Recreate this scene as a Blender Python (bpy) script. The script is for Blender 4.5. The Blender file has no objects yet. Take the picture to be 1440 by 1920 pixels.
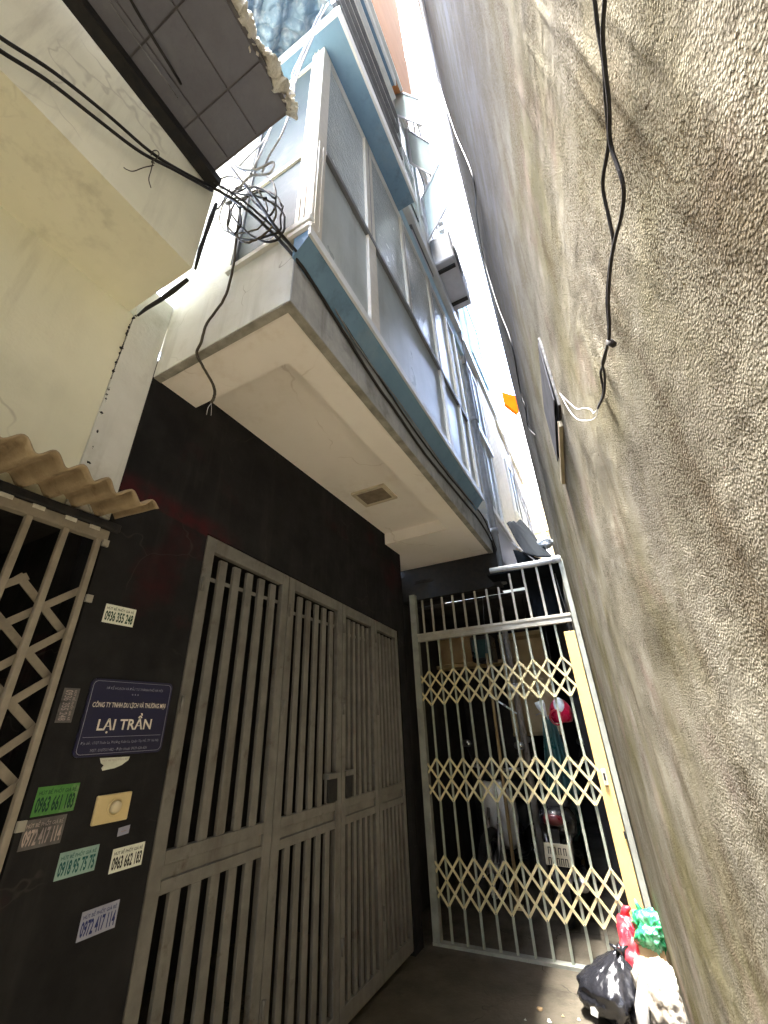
import bpy, bmesh, math, random
import numpy as np
from mathutils import Vector, Matrix, Euler

random.seed(7)
rng = np.random.default_rng(11)
C = bpy.context.scene.collection
S = bpy.context.scene

# ------------------------------------------------------------------ camera
H = 1.42
F_PX = 772.48                      # focal length in photograph pixels (1440 x 1920)
PSI, TH, RO = math.radians(26.511), math.radians(27.692), math.radians(-2.558)
fw = Vector((-math.sin(PSI)*math.cos(TH), math.cos(PSI)*math.cos(TH), math.sin(TH)))
r0 = Vector((math.cos(PSI), math.sin(PSI), 0)); u0 = r0.cross(fw)
rt = r0*math.cos(RO) + u0*math.sin(RO); up = -r0*math.sin(RO) + u0*math.cos(RO)
cam = bpy.data.cameras.new('camera'); camo = bpy.data.objects.new('camera', cam); C.objects.link(camo)
cam.sensor_fit = 'VERTICAL'; cam.sensor_height = 24.0; cam.sensor_width = 18.0
cam.lens = 24.0*F_PX/1920.0
cam.clip_start = 0.01; cam.clip_end = 2000
camo.matrix_world = Matrix(((rt.x, up.x, -fw.x, 0), (rt.y, up.y, -fw.y, 0), (rt.z, up.z, -fw.z, H), (0, 0, 0, 1)))
S.camera = camo

# ------------------------------------------------------------------ light
world = bpy.data.worlds.new('World'); S.world = world; world.use_nodes = True
wn = world.node_tree.nodes; wl = world.node_tree.links
for n in list(wn): wn.remove(n)
sky = wn.new('ShaderNodeTexSky'); sky.sky_type = 'NISHITA'; sky.sun_disc = False
SUN_EL, SUN_AZ = math.radians(82), math.radians(172)    # azimuth from +Y clockwise
sky.sun_elevation = SUN_EL; sky.sun_rotation = SUN_AZ
sky.air_density = 1.0; sky.dust_density = 4.0; sky.ozone_density = 1.0
bg = wn.new('ShaderNodeBackground'); bg.inputs['Strength'].default_value = 0.07
wo = wn.new('ShaderNodeOutputWorld')
wl.new(sky.outputs['Color'], bg.inputs['Color']); wl.new(bg.outputs['Background'], wo.inputs['Surface'])
sun = bpy.data.lights.new('sun', 'SUN'); suno = bpy.data.objects.new('sun', sun); C.objects.link(suno)
sun.energy = 1.5; sun.angle = math.radians(10); sun.color = (1.0, 0.975, 0.94)
sd = Vector((math.sin(SUN_AZ)*math.cos(SUN_EL), math.cos(SUN_AZ)*math.cos(SUN_EL), math.sin(SUN_EL)))
suno.rotation_euler = sd.to_track_quat('Z', 'Y').to_euler()
S.view_settings.view_transform = 'Standard'; S.view_settings.look = 'None'
S.view_settings.exposure = 6.95; S.view_settings.gamma = 1.0; S.view_settings.use_curve_mapping = False
S.render.engine = 'CYCLES'
S.cycles.max_bounces = 12; S.cycles.diffuse_bounces = 9; S.cycles.glossy_bounces = 4; S.cycles.transmission_bounces = 6
S.cycles.use_denoising = True
S.cycles.caustics_reflective = False; S.cycles.caustics_refractive = False

# ------------------------------------------------------------------ measuring helpers (a sight line cut with a real plane)
CP = Vector((0, 0, H))
def ray(px, py): return fw + rt*((px-720)/F_PX) - up*((py-960)/F_PX)
def at_x(px, py, X): d = ray(px, py); return CP + d*(X/d.x)
def at_y(px, py, Y): d = ray(px, py); return CP + d*(Y/d.y)
def at_z(px, py, Z): d = ray(px, py); return CP + d*((Z-H)/d.z)
WK, WX0 = -0.095, 0.2248          # right wall: x = WX0 + WK*y
WN = Vector((-1, WK, 0)).normalized()      # faces the alley
WE = Vector((WK, 1, 0)).normalized()       # runs along the alley
def at_wall(px, py, off=0.0):
    d = ray(px, py); P = Vector((WX0, 0, 0)) + WN*off
    return CP + d*(((P-CP).dot(WN))/d.dot(WN))

# ------------------------------------------------------------------ materials
def M(name, c1, c2=None, c3=None, scale=6.0, s3=1.3, t3=(0.55, 0.7), rough=0.75, bump=0.25, bscale=55.0, metal=0.0,
      spec=0.12, stretch=(1, 1, 1), detail=6.0, trans=0.0, coat=0.0, bdist=0.01, mixlo=0.35, mixhi=0.65, streak=None, crack=None, crack_scale=1.6):
    m = bpy.data.materials.new(name); m.use_nodes = True
    nt = m.node_tree; N = nt.nodes; Lk = nt.links
    b = N['Principled BSDF']
    b.inputs['Roughness'].default_value = rough; b.inputs['Metallic'].default_value = metal
    b.inputs['Specular IOR Level'].default_value = spec
    if trans: b.inputs['Transmission Weight'].default_value = trans
    if coat: b.inputs['Coat Weight'].default_value = coat
    tc = N.new('ShaderNodeTexCoord'); mp = N.new('ShaderNodeMapping')
    mp.inputs['Scale'].default_value = stretch
    Lk.new(tc.outputs['Object'], mp.inputs['Vector'])
    def noise(sc, det=detail, ro=0.6):
        n = N.new('ShaderNodeTexNoise'); n.inputs['Scale'].default_value = sc
        n.inputs['Detail'].default_value = det; n.inputs['Roughness'].default_value = ro
        Lk.new(mp.outputs['Vector'], n.inputs['Vector']); return n
    def ramp(src, a, bb):
        r = N.new('ShaderNodeMapRange'); r.inputs['From Min'].default_value = a; r.inputs['From Max'].default_value = bb
        Lk.new(src, r.inputs['Value']); return r.outputs['Result']
    def mix(fac, A, B):
        x = N.new('ShaderNodeMix'); x.data_type = 'RGBA'
        Lk.new(fac, x.inputs['Factor'])
        for sock, v in ((x.inputs['A'], A), (x.inputs['B'], B)):
            if isinstance(v, tuple): sock.default_value = (*v, 1)
            else: Lk.new(v, sock)
        return x.outputs['Result']
    c2 = c2 or tuple(v*0.8 for v in c1)
    n1 = noise(scale)
    col = mix(ramp(n1.outputs['Fac'], mixlo, mixhi), c1, c2)
    if c3:
        n3 = noise(s3, 8.0, 0.65)
        col = mix(ramp(n3.outputs['Fac'], *t3), col, c3)
    def scaled(f, k):
        x = N.new('ShaderNodeMath'); x.operation = 'MULTIPLY'; Lk.new(f, x.inputs[0]); x.inputs[1].default_value = k; return x.outputs[0]
    def both(f, h):
        x = N.new('ShaderNodeMath'); x.operation = 'MULTIPLY'; Lk.new(f, x.inputs[0]); Lk.new(h, x.inputs[1]); return x.outputs[0]
    if streak:            # rain-washed dirt running down
        mq = N.new('ShaderNodeMapping'); mq.inputs['Scale'].default_value = (1, 1, 0.10); Lk.new(tc.outputs['Object'], mq.inputs['Vector'])
        ns = N.new('ShaderNodeTexNoise'); ns.inputs['Scale'].default_value = 11; ns.inputs['Detail'].default_value = 6; ns.inputs['Roughness'].default_value = .65; Lk.new(mq.outputs['Vector'], ns.inputs['Vector'])
        nl = noise(1.1, 3.0)
        col = mix(scaled(both(ramp(ns.outputs['Fac'], .50, .74), ramp(nl.outputs['Fac'], .36, .62)), streak[1]), col, streak[0])
    if crack:             # hairline cracks
        nw = noise(3.0, 3.0); vm = N.new('ShaderNodeVectorMath'); vm.operation = 'SCALE'; vm.inputs['Scale'].default_value = .35
        Lk.new(nw.outputs['Color'], vm.inputs[0]); va = N.new('ShaderNodeVectorMath'); va.operation = 'ADD'; Lk.new(tc.outputs['Object'], va.inputs[0]); Lk.new(vm.outputs['Vector'], va.inputs[1])
        vz = N.new('ShaderNodeTexVoronoi'); vz.feature = 'DISTANCE_TO_EDGE'; vz.inputs['Scale'].default_value = crack_scale; Lk.new(va.outputs['Vector'], vz.inputs['Vector'])
        nk = noise(2.3, 2.0)
        col = mix(scaled(both(ramp(vz.outputs['Distance'], .006, .001), ramp(nk.outputs['Fac'], .48, .56)), crack[1]), col, crack[0])
    Lk.new(col, b.inputs['Base Color'])
    rr = ramp(n1.outputs['Fac'], 0.2, 0.8)
    mr = N.new('ShaderNodeMapRange'); mr.inputs['To Min'].default_value = max(0, rough-0.1); mr.inputs['To Max'].default_value = min(1, rough+0.1)
    Lk.new(rr, mr.inputs['Value']); Lk.new(mr.outputs['Result'], b.inputs['Roughness'])
    if bump:
        nb = noise(bscale, 4.0)
        bp = N.new('ShaderNodeBump'); bp.inputs['Strength'].default_value = bump; bp.inputs['Distance'].default_value = bdist
        Lk.new(nb.outputs['Fac'], bp.inputs['Height']); Lk.new(bp.outputs['Normal'], b.inputs['Normal'])
    m['n_mix'] = 1
    return m

MT = {}
MT['ground'] = M('concrete_floor', (0.1, 0.086, 0.063), (0.072, 0.062, 0.045), (0.036, 0.031, 0.022), scale=5, s3=1.6, rough=0.85, bump=0.5, bscale=45, crack=((0.025, 0.022, 0.017), 0.9), crack_scale=1.3)
def stucco_mat():
    m = bpy.data.materials.new('rough_render'); m.use_nodes = True
    nt = m.node_tree; N = nt.nodes; Lk = nt.links; b = N['Principled BSDF']
    b.inputs['Roughness'].default_value = 0.92; b.inputs['Specular IOR Level'].default_value = 0.0
    tc = N.new('ShaderNodeTexCoord')
    def nz(sc, det=4, ro=.6, st=None):
        n = N.new('ShaderNodeTexNoise'); n.inputs['Scale'].default_value = sc; n.inputs['Detail'].default_value = det; n.inputs['Roughness'].default_value = ro
        if st:
            mp = N.new('ShaderNodeMapping'); mp.inputs['Scale'].default_value = st; Lk.new(tc.outputs['Object'], mp.inputs['Vector']); Lk.new(mp.outputs['Vector'], n.inputs['Vector'])
        else: Lk.new(tc.outputs['Object'], n.inputs['Vector'])
        return n.outputs['Fac']
    def mr(v, a, bb, lo=0., hi=1.):
        r = N.new('ShaderNodeMapRange'); r.inputs['From Min'].default_value = a; r.inputs['From Max'].default_value = bb; r.inputs['To Min'].default_value = lo; r.inputs['To Max'].default_value = hi
        Lk.new(v, r.inputs['Value']); return r.outputs['Result']
    def mx(f, A, B):
        x = N.new('ShaderNodeMix'); x.data_type = 'RGBA'; Lk.new(f, x.inputs['Factor'])
        for so, v in ((x.inputs['A'], A), (x.inputs['B'], B)):
            if isinstance(v, tuple): so.default_value = (*v, 1)
            else: Lk.new(v, so)
        return x.outputs['Result']
    def ml(A, B):
        x = N.new('ShaderNodeMath'); x.operation = 'MULTIPLY'
        for so, v in ((x.inputs[0], A), (x.inputs[1], B)):
            if isinstance(v, float): so.default_value = v
            else: Lk.new(v, so)
        return x.outputs[0]
    def ad(A, B):
        x = N.new('ShaderNodeMath'); x.operation = 'ADD'; Lk.new(A, x.inputs[0]); Lk.new(B, x.inputs[1]); return x.outputs[0]
    col = mx(mr(nz(2.6, 6), .38, .66), (0.285, 0.268, 0.215), (0.228, 0.212, 0.158))
    col = mx(mr(nz(1.7, 5), .47, .66), col, (0.185, 0.168, 0.095))          # olive damp
    col = mx(ml(mr(nz(3.1, 5), .55, .70), .55), col, (0.26, 0.19, 0.165))   # pinkish patches
    col = mx(ml(mr(nz(7.0, 6, .65, (1, 1, .22)), .53, .72), .8), col, (0.115, 0.092, 0.062))   # run-down dirt
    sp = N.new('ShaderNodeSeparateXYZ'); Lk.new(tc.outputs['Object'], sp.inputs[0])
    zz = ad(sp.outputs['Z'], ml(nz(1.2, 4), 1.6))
    col = mx(ml(mr(zz, 3.0, 5.2), .92), col, (0.092, 0.094, 0.103))            # grey cement coat on the upper storeys, painted darker to offset the skylight
    fine = nz(420, 3, .7); mid = nz(170, 3, .6)
    vo = N.new('ShaderNodeTexVoronoi'); vo.feature = 'SMOOTH_F1'; vo.inputs['Scale'].default_value = 270; vo.inputs['Smoothness'].default_value = .35; vo.inputs['Randomness'].default_value = 1
    Lk.new(tc.outputs['Object'], vo.inputs['Vector'])
    blobs = mr(vo.outputs['Distance'], .05, .75, 1., 0.)
    patch = mr(nz(4.2, 3), .36, .58, .25, 1.)                               # grain is heavier in places
    hgt = ml(ad(ad(ml(fine, .8), ml(mid, .6)), ml(blobs, .7)), patch)
    pits = ml(mr(ad(ml(blobs, .6), ml(fine, .8)), .38, .80, .85, 0.), patch)
    col = mx(pits, col, (0.07, 0.055, 0.032))
    big = nz(60, 3, .65)                                                   # scattered deeper holes and flecks
    col = mx(ml(mr(big, .64, .72), .8), col, (0.055, 0.043, 0.028)); col = mx(ml(mr(nz(75, 3, .65), .66, .76), .7), col, (0.42, 0.39, 0.32))
    Lk.new(col, b.inputs['Base Color'])
    bp = N.new('ShaderNodeBump'); bp.inputs['Strength'].default_value = 1.0; bp.inputs['Distance'].default_value = 0.0038
    Lk.new(hgt, bp.inputs['Height']); Lk.new(bp.outputs['Normal'], b.inputs['Normal'])
    return m
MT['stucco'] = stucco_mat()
MT['cream'] = M('cream_wall_paint', (0.775, 0.755, 0.595), (0.705, 0.69, 0.54), (0.6, 0.58, 0.45), scale=2.2, s3=0.9, t3=(0.5, 0.8), rough=0.8, bump=0.15, bscale=70, streak=((0.36, 0.33, 0.24), 0.55), crack=((0.40, 0.37, 0.28), 0.5), crack_scale=0.8)
MT['white_plaster'] = M('aged_white_plaster', (0.7, 0.7, 0.66), (0.62, 0.615, 0.57), (0.4, 0.38, 0.31), scale=3.5, s3=2.4, t3=(0.56, 0.8), rough=0.85, bump=0.3, bscale=50, streak=((0.26, 0.25, 0.19), 0.6), crack=((0.22, 0.2, 0.16), 0.8), crack_scale=2.2)
MT['soffit'] = M('soffit_paint', (0.88, 0.83, 0.76), (0.82, 0.77, 0.7), scale=1.2, rough=0.85, bump=0.1, bscale=60, streak=((0.58, 0.48, 0.36), 0.35), crack=((0.55, 0.47, 0.38), 0.4), crack_scale=0.7)
MT['drip'] = M('grey_drip_render', (0.36, 0.34, 0.29), (0.22, 0.21, 0.18), scale=14, rough=0.9, bump=0.4)
MT['fascia'] = M('grey_fascia_paint', (0.42, 0.43, 0.43), (0.3, 0.31, 0.31), (0.18, 0.18, 0.17), scale=7, s3=3, rough=0.85, bump=0.3, streak=((0.12, 0.12, 0.1), 0.7))
MT['dark_wall'] = M('black_wall_paint', (0.019, 0.0185, 0.019), (0.0125, 0.012, 0.0125), (0.034, 0.01, 0.012), scale=5, s3=1.5, t3=(0.58, 0.75), rough=0.85, bump=0.25, bscale=40, spec=0.12, streak=((0.045, 0.042, 0.038), 0.5), crack=((0.05, 0.046, 0.04), 0.5))
def add_band(m):
    nt = m.node_tree; N = nt.nodes; Lk = nt.links; b = N['Principled BSDF']
    old = b.inputs['Base Color'].links[0].from_socket
    tc = N.new('ShaderNodeTexCoord'); sp = N.new('ShaderNodeSeparateXYZ'); Lk.new(tc.outputs['Object'], sp.inputs[0])
    def mt(op, a, c):
        x = N.new('ShaderNodeMath'); x.operation = op
        for so, v in ((x.inputs[0], a), (x.inputs[1], c)):
            if isinstance(v, (int, float)): so.default_value = v
            else: Lk.new(v, so)
        return x.outputs[0]
    def sm(v, a, c, lo, hi):
        r = N.new('ShaderNodeMapRange'); r.interpolation_type = 'SMOOTHSTEP'; Lk.new(v, r.inputs['Value'])
        r.inputs['From Min'].default_value = a; r.inputs['From Max'].default_value = c; r.inputs['To Min'].default_value = lo; r.inputs['To Max'].default_value = hi; return r.outputs['Result']
    line = mt('ADD', sp.outputs['Z'], mt('MULTIPLY', mt('SUBTRACT', sp.outputs['Y'], 0.85), 0.09))     # old paint line drops towards the gate
    k = mt('MULTIPLY', sm(line, 2.385, 2.40, 0, 1), sm(line, 2.42, 2.53, 1, 0)); k = mt('MULTIPLY', k, sm(sp.outputs['Y'], 1.36, 1.62, 1, 0))
    n = N.new('ShaderNodeTexNoise'); n.inputs['Scale'].default_value = 14; n.inputs['Detail'].default_value = 5; Lk.new(tc.outputs['Object'], n.inputs['Vector'])
    k = mt('MULTIPLY', k, sm(n.outputs['Fac'], .30, .62, .25, 1))
    x = N.new('ShaderNodeMix'); x.data_type = 'RGBA'; Lk.new(k, x.inputs['Factor']); Lk.new(old, x.inputs['A']); x.inputs['B'].default_value = (0.050, 0.011, 0.014, 1)
    Lk.new(x.outputs['Result'], b.inputs['Base Color'])
add_band(MT['dark_wall'])
MT['maroon'] = M('maroon_paint', (0.060, 0.014, 0.017), (0.035, 0.012, 0.013), (0.02, 0.018, 0.018), scale=9, s3=5, rough=0.7, bump=0.2)
MT['gate'] = M('weathered_gate_paint', (0.178, 0.172, 0.155), (0.135, 0.13, 0.117), (0.075, 0.057, 0.042), scale=9, s3=7, t3=(0.6, 0.75), rough=0.6, bump=0.2, bscale=90, metal=0.0, streak=((0.07, 0.05, 0.035), 0.6))
MT['grille'] = M('tan_grille_paint', (0.3, 0.265, 0.21), (0.22, 0.195, 0.155), (0.12, 0.085, 0.06), scale=12, s3=9, t3=(0.6, 0.78), rough=0.6, bump=0.2, streak=((0.1, 0.07, 0.045), 0.5))
MT['lattice'] = M('cream_yellow_gate_paint', (0.56, 0.485, 0.275), (0.48, 0.415, 0.235), (0.26, 0.185, 0.1), scale=14, s3=8, t3=(0.62, 0.8), rough=0.5, bump=0.08, streak=((0.3, 0.22, 0.12), 0.5))
MT['gate_post'] = M('yellow_post_paint', (0.62, 0.43, 0.17), (0.55, 0.38, 0.15), (0.36, 0.25, 0.11), scale=10, s3=9, t3=(0.66, 0.8), rough=0.5, bump=0.08, spec=0.04)
MT['gate_bar'] = M('grey_green_bar_paint', (0.29, 0.31, 0.245), (0.23, 0.245, 0.195), (0.15, 0.13, 0.09), scale=16, s3=9, rough=0.5, bump=0.1)
MT['gate_frame'] = M('pale_gate_frame', (0.36, 0.34, 0.285), (0.28, 0.265, 0.22), (0.18, 0.13, 0.085), scale=10, s3=6, t3=(0.58, 0.75), rough=0.6, bump=0.15)
MT['frame_grey'] = M('grey_green_frame', (0.27, 0.28, 0.23), (0.2, 0.2, 0.17), scale=10, rough=0.6, bump=0.2)
MT['blue'] = M('blue_painted_sheet', (0.15, 0.25, 0.35), (0.13, 0.22, 0.315), (0.19, 0.27, 0.34), scale=4, s3=2.5, rough=0.65, bump=0.08, streak=((0.07, 0.11, 0.15), 0.6))
MT['alu'] = M('cream_aluminium', (0.56, 0.53, 0.45), (0.51, 0.48, 0.41), scale=20, rough=0.4, bump=0.05, metal=0.0, spec=0.25)
MT['alu_white'] = M('white_aluminium', (0.6, 0.62, 0.62), (0.54, 0.56, 0.56), scale=12, rough=0.4, bump=0.05, spec=0.25)
MT['rail_dark'] = M('grey_window_rail', (0.17, 0.175, 0.18), (0.13, 0.135, 0.14), scale=12, rough=0.5, bump=0.05)
MT['frosted'] = M('frosted_grey_glass', (0.4, 0.445, 0.435), (0.34, 0.38, 0.375), (0.27, 0.3, 0.295), scale=2.5, s3=1.8, t3=(0.5, 0.8), rough=0.32, bump=0.06, bscale=120, spec=0.25, streak=((0.22, 0.23, 0.21), 0.5))
MT['pattern_glass'] = M('patterned_glass', (0.48, 0.52, 0.51), (0.38, 0.42, 0.41), scale=6, rough=0.22, bump=0.9, bscale=26, spec=0.3, bdist=0.02)
MT['side_glass'] = M('dirty_dark_glass', (0.045, 0.056, 0.058), (0.065, 0.078, 0.076), (0.12, 0.125, 0.115), scale=5, s3=3, t3=(0.55, 0.8), rough=0.5, bump=0.1, bscale=40, spec=0.06)
MT['green_glass'] = M('pale_green_glass', (0.55, 0.66, 0.63), (0.5, 0.6, 0.57), scale=3, rough=0.2, bump=0.05, spec=0.6, trans=0.35)
MT['blue_glass'] = M('blue_glass', (0.12, 0.25, 0.40), (0.10, 0.20, 0.33), scale=3, rough=0.2, bump=0.05, spec=0.6)
MT['dark_tile'] = M('dark_ceiling_sheet', (0.165, 0.165, 0.188), (0.135, 0.135, 0.155), (0.2, 0.198, 0.21), scale=6, s3=3, rough=0.7, bump=0.2)
MT['joint'] = M('ceiling_joint', (0.15, 0.14, 0.14), (0.11, 0.105, 0.11), scale=10, rough=0.8, bump=0.2)
MT['foam'] = M('flaking_white_filler', (0.70, 0.68, 0.60), (0.56, 0.53, 0.45), (0.35, 0.32, 0.25), scale=20, s3=14, rough=0.9, bump=0.8, bscale=70, bdist=0.02)
MT['corrugated'] = M('brown_corrugated_sheet', (0.4, 0.315, 0.2), (0.31, 0.235, 0.145), (0.17, 0.12, 0.07), scale=16, s3=12, t3=(0.58, 0.75), rough=0.85, bump=0.5, bscale=90, streak=((0.13, 0.09, 0.05), 0.6))
MT['black_iron'] = M('black_iron', (0.018, 0.018, 0.02), (0.03, 0.028, 0.026), scale=20, rough=0.6, bump=0.3)
MT['cable'] = M('black_cable', (0.022, 0.021, 0.020), (0.035, 0.032, 0.03), scale=30, rough=0.55, bump=0.1, spec=0.08)
MT['cable_brown'] = M('dusty_brown_cable', (0.055, 0.048, 0.036), (0.085, 0.07, 0.05), scale=30, rough=0.7, bump=0.1, spec=0.08)
MT['cable_white'] = M('white_cable', (0.55, 0.55, 0.56), (0.43, 0.43, 0.44), scale=30, rough=0.55, bump=0.05, spec=0.08)
MT['cable_grey'] = M('grey_cable', (0.25, 0.25, 0.26), (0.16, 0.16, 0.17), scale=30, rough=0.55, bump=0.05, spec=0.08)
MT['tarp_blue'] = M('blue_tarp', (0.15, 0.235, 0.32), (0.25, 0.33, 0.4), (0.5, 0.54, 0.57), scale=9, s3=11, t3=(0.5, 0.7), rough=0.6, bump=0.6, bscale=24, spec=0.1)
def translucent(m, k, col):
    nt = m.node_tree; N = nt.nodes; Lk = nt.links; out = N['Material Output']; b = N['Principled BSDF']
    t = N.new('ShaderNodeBsdfTranslucent'); t.inputs['Color'].default_value = (*col, 1); x = N.new('ShaderNodeMixShader'); x.inputs['Fac'].default_value = k
    Lk.new(b.outputs['BSDF'], x.inputs[1]); Lk.new(t.outputs['BSDF'], x.inputs[2]); Lk.new(x.outputs['Shader'], out.inputs['Surface'])
translucent(MT['tarp_blue'], .30, (0.045, 0.075, 0.11))
MT['tarp_black'] = M('black_tarp', (0.006, 0.008, 0.010), (0.010, 0.012, 0.014), scale=6, rough=0.85, bump=0.4, bscale=18, spec=0.06)
MT['orange'] = M('orange_paint', (0.52, 0.22, 0.085), (0.46, 0.19, 0.075), scale=2, rough=0.8, bump=0.05)
MT['orange_sheet'] = M('bright_orange_sheet', (0.16, 0.022, 0.001), (0.13, 0.018, 0.001), scale=3, rough=0.6, bump=0.05, spec=0.0)
MT['lightblue'] = M('light_blue_paint', (0.42, 0.58, 0.64), (0.36, 0.50, 0.56), scale=3, rough=0.8, bump=0.1)
MT['offwhite'] = M('offwhite_paint', (0.70, 0.70, 0.66), (0.60, 0.60, 0.56), (0.45, 0.44, 0.40), scale=3, s3=1.5, rough=0.8, bump=0.15)
MT['pale_panel'] = M('pale_blue_white_panel', (0.7, 0.73, 0.8), (0.64, 0.67, 0.74), scale=4, rough=0.7, bump=0.1)
MT['cream_panel'] = M('cream_shutter_paint', (0.72, 0.68, 0.56), (0.64, 0.60, 0.48), scale=5, rough=0.6, bump=0.1)
MT['tan_wall'] = M('tan_far_wall', (0.55, 0.42, 0.24), (0.44, 0.33, 0.18), (0.30, 0.24, 0.16), scale=4, s3=1.5, rough=0.85, bump=0.3)
MT['ac'] = M('grey_metal_casing', (0.52, 0.53, 0.57), (0.45, 0.46, 0.5), scale=6, rough=0.5, bump=0.05)
MT['pipe'] = M('grey_plastic_pipe', (0.48, 0.49, 0.48), (0.38, 0.39, 0.38), (0.25, 0.24, 0.22), scale=12, s3=7, rough=0.5, bump=0.05)
MT['pipe_dark'] = M('dull_downpipe', (0.22, 0.23, 0.24), (0.16, 0.165, 0.17), scale=10, rough=0.6, bump=0.1)
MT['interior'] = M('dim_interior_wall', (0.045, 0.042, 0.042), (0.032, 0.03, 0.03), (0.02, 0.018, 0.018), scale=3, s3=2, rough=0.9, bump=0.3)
MT['interior_green'] = M('pale_green_interior', (0.36, 0.38, 0.28), (0.28, 0.30, 0.22), (0.12, 0.12, 0.09), scale=3, s3=2, rough=0.9, bump=0.2)
MT['wood'] = M('worn_wood', (0.38, 0.29, 0.15), (0.28, 0.20, 0.10), scale=14, rough=0.7, bump=0.2, stretch=(1, 1, 0.15))
MT['carton'] = M('brown_cardboard', (0.34, 0.24, 0.13), (0.28, 0.19, 0.10), scale=6, rough=0.85, bump=0.1)
MT['tyre'] = M('black_rubber', (0.015, 0.015, 0.016), (0.024, 0.023, 0.022), scale=20, rough=0.8, bump=0.4)
MT['bike_black'] = M('black_bike_plastic', (0.012, 0.012, 0.014), (0.018, 0.018, 0.02), scale=8, rough=0.3, bump=0.03, spec=0.5)
MT['bike_green'] = M('dark_green_bike_paint', (0.01, 0.05, 0.05), (0.008, 0.04, 0.042), scale=8, rough=0.3, bump=0.02, spec=0.5)
MT['bike_white'] = M('white_bike_panel', (0.75, 0.75, 0.74), (0.68, 0.68, 0.66), scale=8, rough=0.3, bump=0.02, spec=0.5)
MT['chrome'] = M('dull_chrome', (0.45, 0.45, 0.45), (0.36, 0.36, 0.36), scale=8, rough=0.3, bump=0.02, metal=1.0)
MT['plate'] = M('white_number_plate', (0.42, 0.39, 0.28), (0.36, 0.33, 0.24), scale=10, rough=0.6, bump=0.05)
MT['ink'] = M('black_ink', (0.014, 0.014, 0.014), (0.02, 0.02, 0.02), scale=10, rough=0.7, bump=0)
MT['ink_green'] = M('dark_green_ink', (0.015, 0.05, 0.03), (0.02, 0.06, 0.035), scale=10, rough=0.7, bump=0)
MT['ink_teal'] = M('teal_ink', (0.015, 0.085, 0.085), (0.02, 0.1, 0.1), scale=10, rough=0.7, bump=0)
MT['ink_blue'] = M('dark_blue_ink', (0.02, 0.03, 0.12), (0.025, 0.035, 0.13), scale=10, rough=0.7, bump=0)
MT['paper_white'] = M('white_sticker_paper', (0.62, 0.64, 0.54), (0.52, 0.54, 0.45), (0.36, 0.37, 0.30), scale=20, s3=14, rough=0.7, bump=0.05)
MT['paper_pale'] = M('pale_sticker_paper', (0.72, 0.74, 0.64), (0.64, 0.66, 0.56), scale=20, rough=0.7, bump=0.05)
MT['paper_green'] = M('green_sticker_paper', (0.085, 0.23, 0.06), (0.065, 0.19, 0.05), (0.2, 0.29, 0.15), scale=20, s3=16, rough=0.7, bump=0.05)
MT['paper_teal'] = M('pale_teal_sticker_paper', (0.28, 0.41, 0.36), (0.23, 0.34, 0.31), scale=20, rough=0.7, bump=0.05)
MT['paper_lilac'] = M('lilac_sticker_paper', (0.32, 0.33, 0.41), (0.27, 0.28, 0.36), scale=20, rough=0.7, bump=0.05)
MT['paper_grey'] = M('worn_grey_sticker', (0.13, 0.125, 0.12), (0.085, 0.08, 0.078), (0.025, 0.024, 0.024), scale=24, s3=18, rough=0.8, bump=0.1)
MT['ink_pink'] = M('faded_pale_ink', (0.42, 0.34, 0.30), (0.22, 0.19, 0.2), scale=18, rough=0.8, bump=0)
MT['sign_blue'] = M('dark_blue_sign', (0.010, 0.010, 0.043), (0.008, 0.008, 0.035), scale=6, rough=0.35, bump=0.02, spec=0.4)
MT['sign_white'] = M('sign_lettering', (0.72, 0.66, 0.58), (0.62, 0.57, 0.50), scale=20, rough=0.5, bump=0)
MT['sign_dim'] = M('faded_sign_lettering', (0.30, 0.30, 0.36), (0.24, 0.24, 0.30), scale=20, rough=0.5, bump=0)
MT['bell'] = M('yellowed_plastic', (0.62, 0.5, 0.27), (0.55, 0.44, 0.23), scale=9, rough=0.45, bump=0.05)
MT['bell_button'] = M('ivory_plastic', (0.66, 0.58, 0.4), (0.58, 0.5, 0.34), scale=9, rough=0.45, bump=0.05)
MT['bag_black'] = M('black_bin_bag', (0.008, 0.008, 0.010), (0.012, 0.012, 0.014), scale=6, rough=0.22, bump=0.4, bscale=26, spec=0.6)
MT['bag_red'] = M('red_plastic_bag', (0.36, 0.007, 0.016), (0.4, 0.026, 0.036), (0.5, 0.19, 0.175), scale=9, s3=6, t3=(0.57, 0.76), rough=0.3, bump=0.4, bscale=24, spec=0.5)
MT['bag_green'] = M('green_plastic_bag', (0.009, 0.155, 0.046), (0.024, 0.22, 0.085), (0.19, 0.36, 0.25), scale=16, s3=14, t3=(0.52, 0.68), rough=0.25, bump=0.5, bscale=28, spec=0.6)
MT['bag_white'] = M('dirty_white_sack', (0.24, 0.22, 0.185), (0.18, 0.155, 0.12), (0.075, 0.058, 0.036), scale=11, s3=13, t3=(0.60, 0.74), rough=0.7, bump=0.5, bscale=40)
MT['rag_grey'] = M('grey_cloth_scrap', (0.24, 0.23, 0.205), (0.19, 0.18, 0.165), scale=10, rough=0.85, bump=0.3)
MT['red_gloss'] = M('crimson_plastic', (0.50, 0.012, 0.05), (0.40, 0.01, 0.04), scale=8, rough=0.3, bump=0.02, spec=0.5)
MT['tail_red'] = M('dull_red_lens', (0.10, 0.008, 0.012), (0.08, 0.006, 0.01), scale=8, rough=0.3, bump=0.02, spec=0.5)
MT['skin_white'] = M('white_plastic', (0.72, 0.78, 0.80), (0.64, 0.70, 0.72), scale=8, rough=0.4, bump=0.03)
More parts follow.
